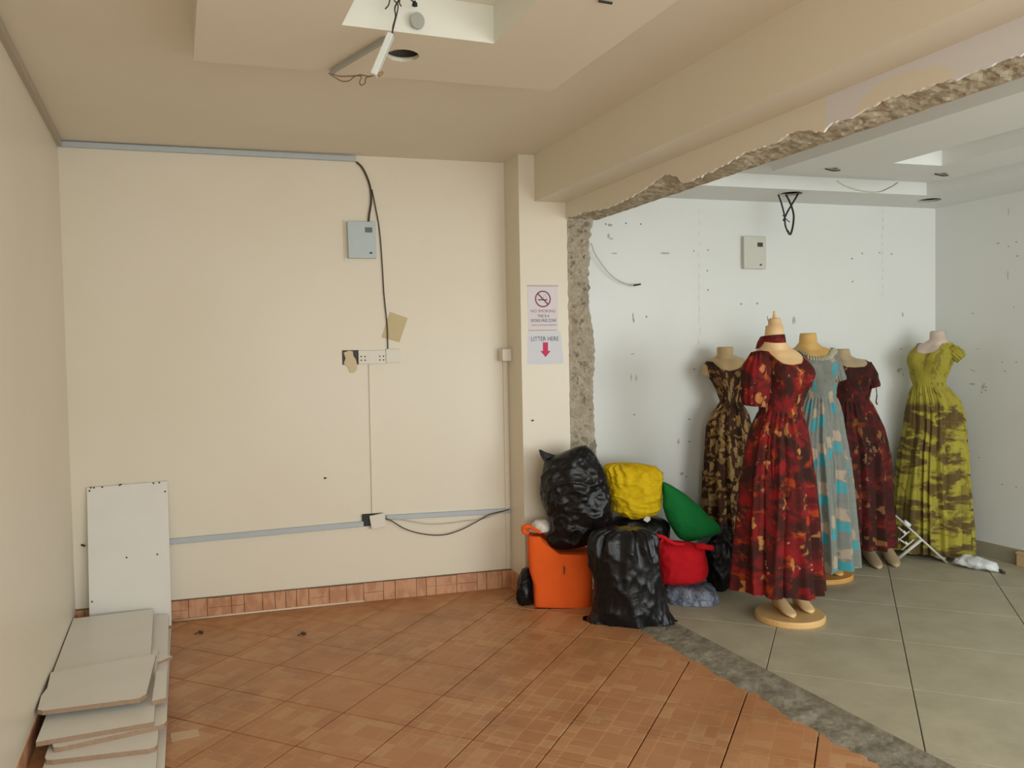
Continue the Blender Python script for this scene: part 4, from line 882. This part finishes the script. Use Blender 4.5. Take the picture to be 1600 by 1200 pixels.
M['wood'] = plain('orange_wood_base', sr(214, 158, 84), 0.5, 0.1, 14); M['beigebase'] = plain('beige_base', sr(222, 180, 120), 0.45, 0.05)
def wrap(a): return (a+math.pi) % (2*math.pi)-math.pi
class Dress:
    def __init__(s, rows, P0, face, waist_y, hem_dep=0.86, wdep=0.78, sdep=0.50, bust=0.035, bz_off=0.20):
        s.n, s.r, s.k, s.Z, s.C, s.W = silhouette(rows, P0, 160, 2); s.face = face; P = onplane(1200, waist_y, s.n, s.k); s.zw = P[2]
        s.hd, s.wd, s.sd, s.bust = hem_dep, wdep, sdep, bust; s.zb = s.zw+bz_off; s.ztop = s.Z[-1]
    def c(s, z): return float(np.interp(z, s.Z, s.C))
    def w(s, z): return float(np.interp(z, s.Z, s.W))
    def dr(s, z): return float(np.interp(z, [s.zw-0.9, s.zw-0.25, s.zw, s.zb, s.zb+0.09, s.zb+0.14, s.zb+0.19], [s.hd, s.hd, s.wd, s.wd, s.sd, s.sd*1.15, 0.95]))
    def pt(s, z, th, off=0.0, mul=1.0):       # th measured from the facing direction
        a = th+s.face                       # 0 = towards the viewer, positive = to the right
        w_, d_ = s.w(z), s.w(z)*s.dr(z); ca, sa = math.cos(a), math.sin(a)
        R = 1/math.sqrt((sa/(w_+1e-6))**2+(ca/(d_+1e-6))**2)*mul+off
        b = sum(math.exp(-((wrap(th-q))/0.42)**2) for q in (0.48, -0.48))*math.exp(-((z-s.zb)/0.085)**2)*s.bust
        R += b
        return s.r*(s.c(z)+R*sa)+s.n*(s.k-R*ca)+UP*z
def dress_geo(D, z_hem, neck, npl, amp_hem, tiers=(), NA=240, NZ=120, seed=0.0, off=0.006, gather=0.004):
    def top(th):
        a = abs(wrap(th)); return float(np.interp(a, [q[0] for q in neck], [q[1] for q in neck]))
    V, Fc, UVs = [], [], []
    for i in range(NZ+1):
        t = i/NZ
        for a in range(NA):
            th = 2*math.pi*a/NA-math.pi; zt = top(th); z = (z_hem+(D.zw-z_hem)*(t/0.6)) if t < 0.6 else D.zw+(zt-D.zw)*((t-0.6)/0.4)
            o = off
            if z < D.zw:
                u = (D.zw-z)/(D.zw-z_hem); q = th*npl+1.6*noise.noise((math.cos(th)*2.2+seed, math.sin(th)*2.2, u*0.9+seed))*2.2
                A = gather+amp_hem*u**0.85*(0.65+0.6*noise.noise((math.cos(th)*3+seed, math.sin(th)*3, 4)))
                o += A*((2.2*math.sqrt(abs(math.cos(q/2)))-1.5)*0.9+0.22*math.cos(2.03*q+1))+gather*math.cos(th*npl*2.6+seed)*math.exp(-u*5)
                for tu in tiers:
                    if u > tu: e = u-tu; o += 0.005*math.exp(-e*14)+0.004*math.exp(-e*20)*math.cos(th*npl*2.3)
                    else: o -= 0.004*math.exp(-(tu-u)*40)
                z += 0.012*noise.noise((math.cos(th)*3, math.sin(th)*3+seed, 9))*(1 if i == 0 else max(0, 1-t*12))
            else:
                pp = D.pt(z, th); o += 0.004*noise.fractal((pp[0]*14+seed, pp[1]*14, pp[2]*9), 1, 2, 3)
            V.append(D.pt(z, th, o)); UVs.append((th*0.19+seed, z))
    for i in range(NZ):
        for a in range(NA-1): Fc.append((i*NA+a, i*NA+a+1, (i+1)*NA+a+1, (i+1)*NA+a))
        Fc.append((i*NA+NA-1, i*NA, (i+1)*NA, (i+1)*NA+NA-1))
    return V, Fc, UVs
def sleeve_geo(A, B, rads, npl=13, amp=0.010, seed=0.0, flat=1.0):
    A, B = np.asarray(A), np.asarray(B); d = B-A; L = np.linalg.norm(d); d = d/L; u = np.cross(d, (0.2, 0.9, 0.1)); u = u/np.linalg.norm(u); v = np.cross(d, u)
    NR, NA = 22, 48; V, Fc, UVs = [], [], []
    for i in range(NR):
        t = i/(NR-1); R = float(np.interp(t, np.linspace(0, 1, len(rads)), rads))
        for a in range(NA):
            th = 2*math.pi*a/NA; rr_ = R+amp*math.cos(npl*th+2*noise.noise((t*3+seed, th, 0)))*(0.4+0.6*abs(2*t-1))+0.006*noise.noise((th*2, t*5, seed))
            V.append(A+d*L*t+u*rr_*math.cos(th)+v*rr_*math.sin(th)*flat); UVs.append((th*0.07+seed+.5, A[2]-t*L))
    for i in range(NR-1):
        for a in range(NA): Fc.append((i*NA+a, i*NA+(a+1) % NA, (i+1)*NA+(a+1) % NA, (i+1)*NA+a))
    Fc += [tuple(range(NA))[::-1], tuple(range((NR-1)*NA, NR*NA))]
    return V, Fc, UVs
def body_geo(D, zlo, neckrows):
    nrow = silhouette(neckrows, (D.n*D.k)[:2]+0*D.n[:2], 14, 0) if False else None
    V, Fc = [], []; NA = 48; R = []
    for y, xl, xr_ in neckrows:
        a, b = onplane(xl, y, D.n, D.k), onplane(xr_, y, D.n, D.k); R.append(((a[2]+b[2])/2, (D.r@a+D.r@b)/2, (D.r@b-D.r@a)/2))
    R.sort(); zs = list(np.linspace(zlo, D.Z[-1], 40)); rings = [[D.pt(z, 2*math.pi*a/NA, -0.002) for a in range(NA)] for z in zs]
    ww, cc = D.w(D.Z[-1]), D.c(D.Z[-1])
    for z, c, w_ in R:
        if z <= D.Z[-1]+0.002: continue
        rings.append([D.r*(c+w_*math.sin(2*math.pi*a/NA+D.face))+D.n*(D.k-w_*0.95*math.cos(2*math.pi*a/NA+D.face))+UP*z for a in range(NA)])
    for q in rings: V += q
    for i in range(len(rings)-1):
        for a in range(NA): Fc.append((i*NA+a, i*NA+(a+1) % NA, (i+1)*NA+(a+1) % NA, (i+1)*NA+a))
    Fc.append(tuple(range((len(rings)-1)*NA, len(rings)*NA))); Fc.append(tuple(range(NA))[::-1])
    return V, Fc
def foot_geo(heel, toe, zb, up=0.30, k=1.0, h=0.05):
    heel, toe = np.array([heel[0], heel[1], 0]), np.array([toe[0], toe[1], 0]); f = toe-heel; L = max(np.linalg.norm(f), 0.17); f = f/np.linalg.norm(f); q = np.cross(UP, f)
    T = [(-.06, .010, .5), (0, .024, .95), (.15, .030, 1.5), (.3, .032, 1.55), (.45, .034, 1.15), (.6, .037, .85), (.75, .037, .62), (.88, .031, .45), (.96, .021, .36), (1.0, .008, .25)]
    NA = 20; V, Fc = [], []
    for t, w_, hh in T:
        for a in range(NA): th = 2*math.pi*a/NA; V.append(heel+f*L*t+q*w_*k*math.cos(th)+UP*(zb+h*hh*(0.5+0.5*math.sin(th))+.001))
    for i in range(len(T)-1):
        for a in range(NA): Fc.append((i*NA+a, i*NA+(a+1) % NA, (i+1)*NA+(a+1) % NA, (i+1)*NA+a))
    Fc += [tuple(range(NA))[::-1], tuple(range((len(T)-1)*NA, len(T)*NA))]
    ank = heel+f*L*.16
    return merge([(V, Fc), tubegeo([ank+UP*(zb+up), ank+UP*(zb+up*.6), ank+UP*(zb+h*1.5), ank+UP*(zb+h*.8)], [x*k for x in (.040, .033, .028, .028)], 16)])
def mannequin(key, label, rows, neckrows, P0, face, waist_y, hem_y, neck, npl, amp, tiers=(), dress_label=None, seed=0.0, sleeves=(), **kw):
    root = empty('dressed_mannequin', (P0[0], P0[1], 0), label=label, category='mannequin', group='dressed mannequins')
    D = Dress(rows, P0, face, waist_y, **kw)
    b = mk('body', *body_geo(D, D.zw-0.03, neckrows), SK[key], root, smooth=True)
    zh = onplane(1300, hem_y, D.n, D.k)[2]
    nk = [(a, onplane(P0x, y, D.n, D.k)[2]) for (a, y), P0x in ((q, 1300) for q in neck)]
    V, Fc, UVs = dress_geo(D, zh, nk, npl, amp, tiers, seed=seed)
    dr = mk('dress', V, Fc, FAB[key], root, smooth=True, uv=UVs, label=dress_label)
    for A, B, rads, dn, sa in sleeves:
        pa, pb = onplane(*A, D.n, D.k+dn), onplane(*B, D.n, D.k+dn); v, f, u = sleeve_geo(pa, pb, rads, amp=sa, seed=seed); mk('sleeve', v, f, FAB[key], dr, smooth=True, uv=u)
    return root, D, dr, b
def base_disc(c, r0, r1, t, mat, root, name='base'):
    n = 48; prof = [(0.985, 0.0), (1.0, .2), (1.0, .7), (0.97, 1.0)]; V = []
    for f, z in prof: V += [(c[0]+r0*f*math.cos(2*math.pi*i/n), c[1]+r1*f*math.sin(2*math.pi*i/n), z*t+.0005) for i in range(n)]
    Fc = [tuple(range(n))[::-1], tuple(range(3*n, 4*n))]+[(k*n+i, k*n+(i+1) % n, (k+1)*n+(i+1) % n, (k+1)*n+i) for k in range(3) for i in range(n)]
    return mk(name, V, Fc, mat, root)
# red
Pq = floorpt(1232, 966)
root, D, dr, b = mannequin('red', 'tallest mannequin in a bright red floral dress with choker, on a round beige base',
    [(546, 1182, 1240), (552, 1174, 1250), (560, 1171, 1257), (575, 1172, 1264), (585, 1174, 1265), (600, 1178, 1262), (620, 1184, 1257), (640, 1188, 1251), (650, 1184, 1254), (670, 1174, 1261), (700, 1168, 1267), (740, 1163, 1273), (800, 1158, 1279), (860, 1154, 1281), (900, 1152, 1283), (925, 1151, 1284)],
    [(497, 1203, 1219), (500, 1200, 1221), (508, 1200, 1222), (509, 1196, 1224), (520, 1195, 1225), (532, 1194, 1226), (541, 1189, 1232)], Pq, 0.62, 642, 926,
    [(0, 569), (0.35, 567), (0.75, 556), (1.1, 547), (1.6, 545.5), (2.1, 547), (2.6, 556), (3.2, 560)], 10, 0.052, (0.36,), 'bright red floral maxi dress with puff sleeve', 0.3,
    sleeves=[((1186, 551), (1178, 634), [.036, .074, .082, .074, .060], -0.09, .008), ((1250, 556), (1256, 606), [.025, .045, .048, .04], 0.10, .006)], bust=0.040)
ck = tube('choker', [onplane(x, 533, D.n, D.k+d) for x, d in ((1193, 0), (1210, -.058), (1228, 0), (1210, .058), (1193, 0))], 0.001, FAB['red'], root)
bpy.data.objects.remove(ck)
V, Fc, UVs = [], [], []; n = 40
ca, cb2 = onplane(1210, 524, D.n, D.k), onplane(1211, 540, D.n, D.k); rw = 0.054
for j, (c_, r1) in enumerate(((ca, rw), (ca*.5+cb2*.5, rw+.003), (cb2, rw+.004))):
    for i in range(n): a = 2*math.pi*i/n; V.append(c_+D.r*r1*math.cos(a)+D.n*r1*math.sin(a)+UP*.004*math.sin(a+2)); UVs.append((i*.008, j*.03+.8))
for j in range(2):
    for i in range(n): Fc.append((j*n+i, j*n+(i+1) % n, (j+1)*n+(i+1) % n, (j+1)*n+i))
ck = mk('choker', V, Fc, FAB['red'], root, smooth=True, uv=UVs, label='matching red floral choker with bow')
bowp = [(1197, 524), (1188, 526), (1183, 535), (1180, 546), (1186, 544), (1192, 538), (1198, 536)]
prism('bow', [onplane(x, y, D.n, D.k-.02) for x, y in bowp], D.n*.014, FAB['dred'], ck, bev=.004)
tube('finial', [onplane(1210.5, 498, D.n, D.k), onplane(1210, 492, D.n, D.k), onplane(1209.5, 486, D.n, D.k)], [.010, .007, .004], M['beigebase'], root)
tube('finial_screw', [onplane(1200, 501, D.n, D.k), onplane(1199, 494, D.n, D.k)], .003, M['beigebase'], root, sm=False)
base_disc(onz(1234, 966), .184, .184, .034, M['beigebase'], root)
for h_, t_ in (((1212, 944), (1240, 962)), ((1244, 940), (1268, 955))):
    mk('foot', *foot_geo(onz(*h_, z=.05), onz(*t_, z=.05), .036, k=.95, h=.055), SK['red'], root, smooth=True)
# teal
Pt = (3.60, 3.74)
root, D, dr, b = mannequin('teal', 'golden mannequin in a sheer grey dress with turquoise and copper foil print',
    [(546, 1234, 1300), (552, 1230, 1308), (562, 1230, 1311), (575, 1233, 1311), (590, 1238, 1310), (605, 1246, 1307), (620, 1253, 1305), (632, 1247, 1310), (650, 1241, 1315), (680, 1233, 1319), (710, 1229, 1324), (750, 1225, 1329), (800, 1221, 1333), (850, 1218, 1337), (884, 1216, 1339)],
    [(520.5, 1250, 1275), (524, 1249, 1276), (535, 1248, 1277), (542, 1242, 1285)], Pt, 0.30, 620, 882,
    [(0, 560), (0.4, 558), (0.8, 551), (1.2, 547), (1.6, 546), (2.2, 549), (3.2, 552)], 11, 0.044, (0.36,), 'sheer grey dress with turquoise and copper foil patches', 1.7,
    sleeves=[((1296, 548), (1311, 596), [.022, .040, .044, .036], -0.02, .008), ((1236, 550), (1232, 590), [.02, .035, .036, .03], -0.03, .008)], bust=0.03)
V, Fc = [], []; nfr = 120       # ruffled neckline
for i in range(nfr):
    th = -1.5+3.0*i/(nfr-1); zt = float(np.interp(abs(th), [0, .4, .8, 1.2, 1.6], [onplane(1300, y, D.n, D.k)[2] for y in (560, 558, 551, 547, 546)]))
    for j, (o, dz) in enumerate(((.004, -.016), (.014+.008*math.sin(i*1.3), -.004), (.008+.010*math.sin(i*1.3+1), .012))): V.append(D.pt(zt+dz, th, o))
for i in range(nfr-1):
    for j in range(2): Fc.append((i*3+j, i*3+j+1, (i+1)*3+j+1, (i+1)*3+j))
mk('ruffle', V, Fc, plain('grey_ruffle', sr(178, 172, 150), 0.8, 0.15, 60), dr, smooth=True)
base_disc(onz(1285, 902), .20, .17, .03, M['wood'], root)
for h_, t_ in (((1262, 890), (1278, 900)), ((1290, 885), (1308, 893))): mk('foot', *foot_geo(onz(*h_, z=.05), onz(*t_, z=.05), .031), SK['teal'], root, smooth=True)
# dark red
Pd = (4.27, 3.97)
root, D, dr, b = mannequin('dred', 'mannequin in a dark red floral dress with a tied short sleeve, beside the yellow dress',
    [(562, 1296, 1350), (567, 1290, 1360), (575, 1288, 1364), (590, 1290, 1364), (605, 1296, 1361), (624, 1302, 1357), (635, 1298, 1364), (650, 1294, 1371), (668, 1290, 1379), (690, 1287, 1384), (710, 1285, 1387), (750, 1284, 1389), (800, 1283, 1391), (850, 1283, 1393)],
    [(545, 1306, 1327), (548, 1305, 1328), (556, 1304, 1330), (560, 1300, 1338)], Pd, 0.35, 624, 847,
    [(0, 574), (0.4, 573), (0.8, 567), (1.2, 563), (1.6, 562), (2.2, 565), (3.2, 568)], 10, 0.042, (0.36,), 'dark red floral maxi dress', 2.9,
    sleeves=[((1354, 567), (1366, 606), [.024, .042, .045, .034], -0.02, .006), ((1294, 566), (1288, 600), [.02, .035, .035, .03], -.02, .006)], bust=0.03)
tube('sleeve_tie', [onplane(x, y, D.n, D.k-.03) for x, y in ((1369, 606), (1370, 618), (1369, 628), (1371, 632))], [.003, .004, .005, .007], FAB['dred'], dr, n=6)
for h_, t_ in (((1350, 868), (1374, 890)), ((1380, 866), (1401, 887))): mk('foot', *foot_geo(onz(*h_), onz(*t_), 0.0, k=1.15, h=.075), SK['dred'], root, smooth=True)
# brown
Pb = (3.325, 4.165)
root, D, dr, b = mannequin('brown', 'tan mannequin in a brown and gold leaf print dress behind the green bag',
    [(560, 1108, 1162), (566, 1102, 1169), (574, 1102, 1170), (585, 1107, 1168), (600, 1116, 1163), (615, 1122, 1158), (627, 1127, 1155), (635, 1122, 1160), (648, 1111, 1168), (668, 1105, 1173), (695, 1104, 1177), (730, 1103, 1180), (770, 1101, 1182), (806, 1100, 1184), (850, 1099, 1187)],
    [(542, 1120.5, 1145), (545, 1120, 1146), (554, 1120, 1146), (558, 1115, 1153)], Pb, 0.15, 628, 846,
    [(0, 577), (0.3, 575), (0.7, 568), (1.1, 562), (1.6, 561), (2.2, 563), (3.2, 568)], 12, 0.030, (0.5,), 'brown and gold leaf print dress', 4.1, bust=0.03, hem_dep=0.78)
tube('arm_stub', [onplane(1113, 568, D.n, D.k-.01), onplane(1106, 578, D.n, D.k-.015), onplane(1103, 588, D.n, D.k-.015)], [.036, .036, .030], SK['brown'], b, n=14)
base_disc(Pb, .15, .12, .02, M['wood'], root)
for dx in (-.06, .06): mk('foot', *foot_geo((Pb[0]+dx, Pb[1]+.02), (Pb[0]+dx, Pb[1]-.14), .021), SK['brown'], root, smooth=True)
# yellow
Py = (4.87, 3.885)
root, D, dr, b = mannequin('yellow', 'pale mannequin in a yellow and brown tiered dress in the room corner',
    [(538, 1434, 1488), (545, 1426, 1494), (552, 1421, 1495), (565, 1419, 1490), (575, 1421, 1485), (590, 1424, 1478), (602, 1428, 1476), (610, 1424, 1485), (627, 1419, 1499), (648, 1415, 1505), (668, 1413, 1507), (697, 1407, 1509), (730, 1403, 1511), (772, 1398, 1514), (814, 1396, 1517), (848, 1394, 1519)],
    [(517, 1454, 1476), (520, 1452.5, 1477), (530, 1452, 1478), (535, 1444, 1484)], Py, -0.35, 602, 846,
    [(0, 555), (0.35, 553), (0.75, 546), (1.1, 540), (1.6, 539), (2.2, 541), (3.2, 545)], 15, 0.030, (0.38,), 'yellow and brown tiered maxi dress', 5.3,
    sleeves=[((1484, 544), (1503, 561), [.032, .046, .045, .034], -.03, .006)], bust=0.034, hem_dep=0.58)
base_disc(onz(1453, 860), .15, .12, .012, plain('grey_base_plate', sr(186, 178, 160), 0.3), root)
for dx in (-.05, .05): mk('foot', *foot_geo((Py[0]+dx, Py[1]+.03), (Py[0]+dx-.03, Py[1]-.10), .013), SK['yellow'], root, smooth=True)

# ---- small litter on the tiled floor
for (x, y), l in (((472, 993), 'tiny dry brown leaf scrap on the terracotta tiles near the pale strip'), ((311, 991), 'curled dark leaf scrap on the terracotta tiles beside the stacked panels')):
    c = onz(x, y); tube('leaf_scrap', [c+np.array([-.022, .0, .003]), c+np.array([0, .010, .009]), c+np.array([.022, .004, .004])], [.003, .008, .003], M['wire'], n=6, label=l, category='leaf')
prism('floor_tape', [onz(x, y, 0.0008) for x, y in ((266, 1146), (309, 1139), (312, 1150), (268, 1160))], (0, 0, .001), plain('pale_tape', sr(206, 172, 140), 0.4), label='short strip of pale tape on the tiles beside the stacked panels', category='tape')
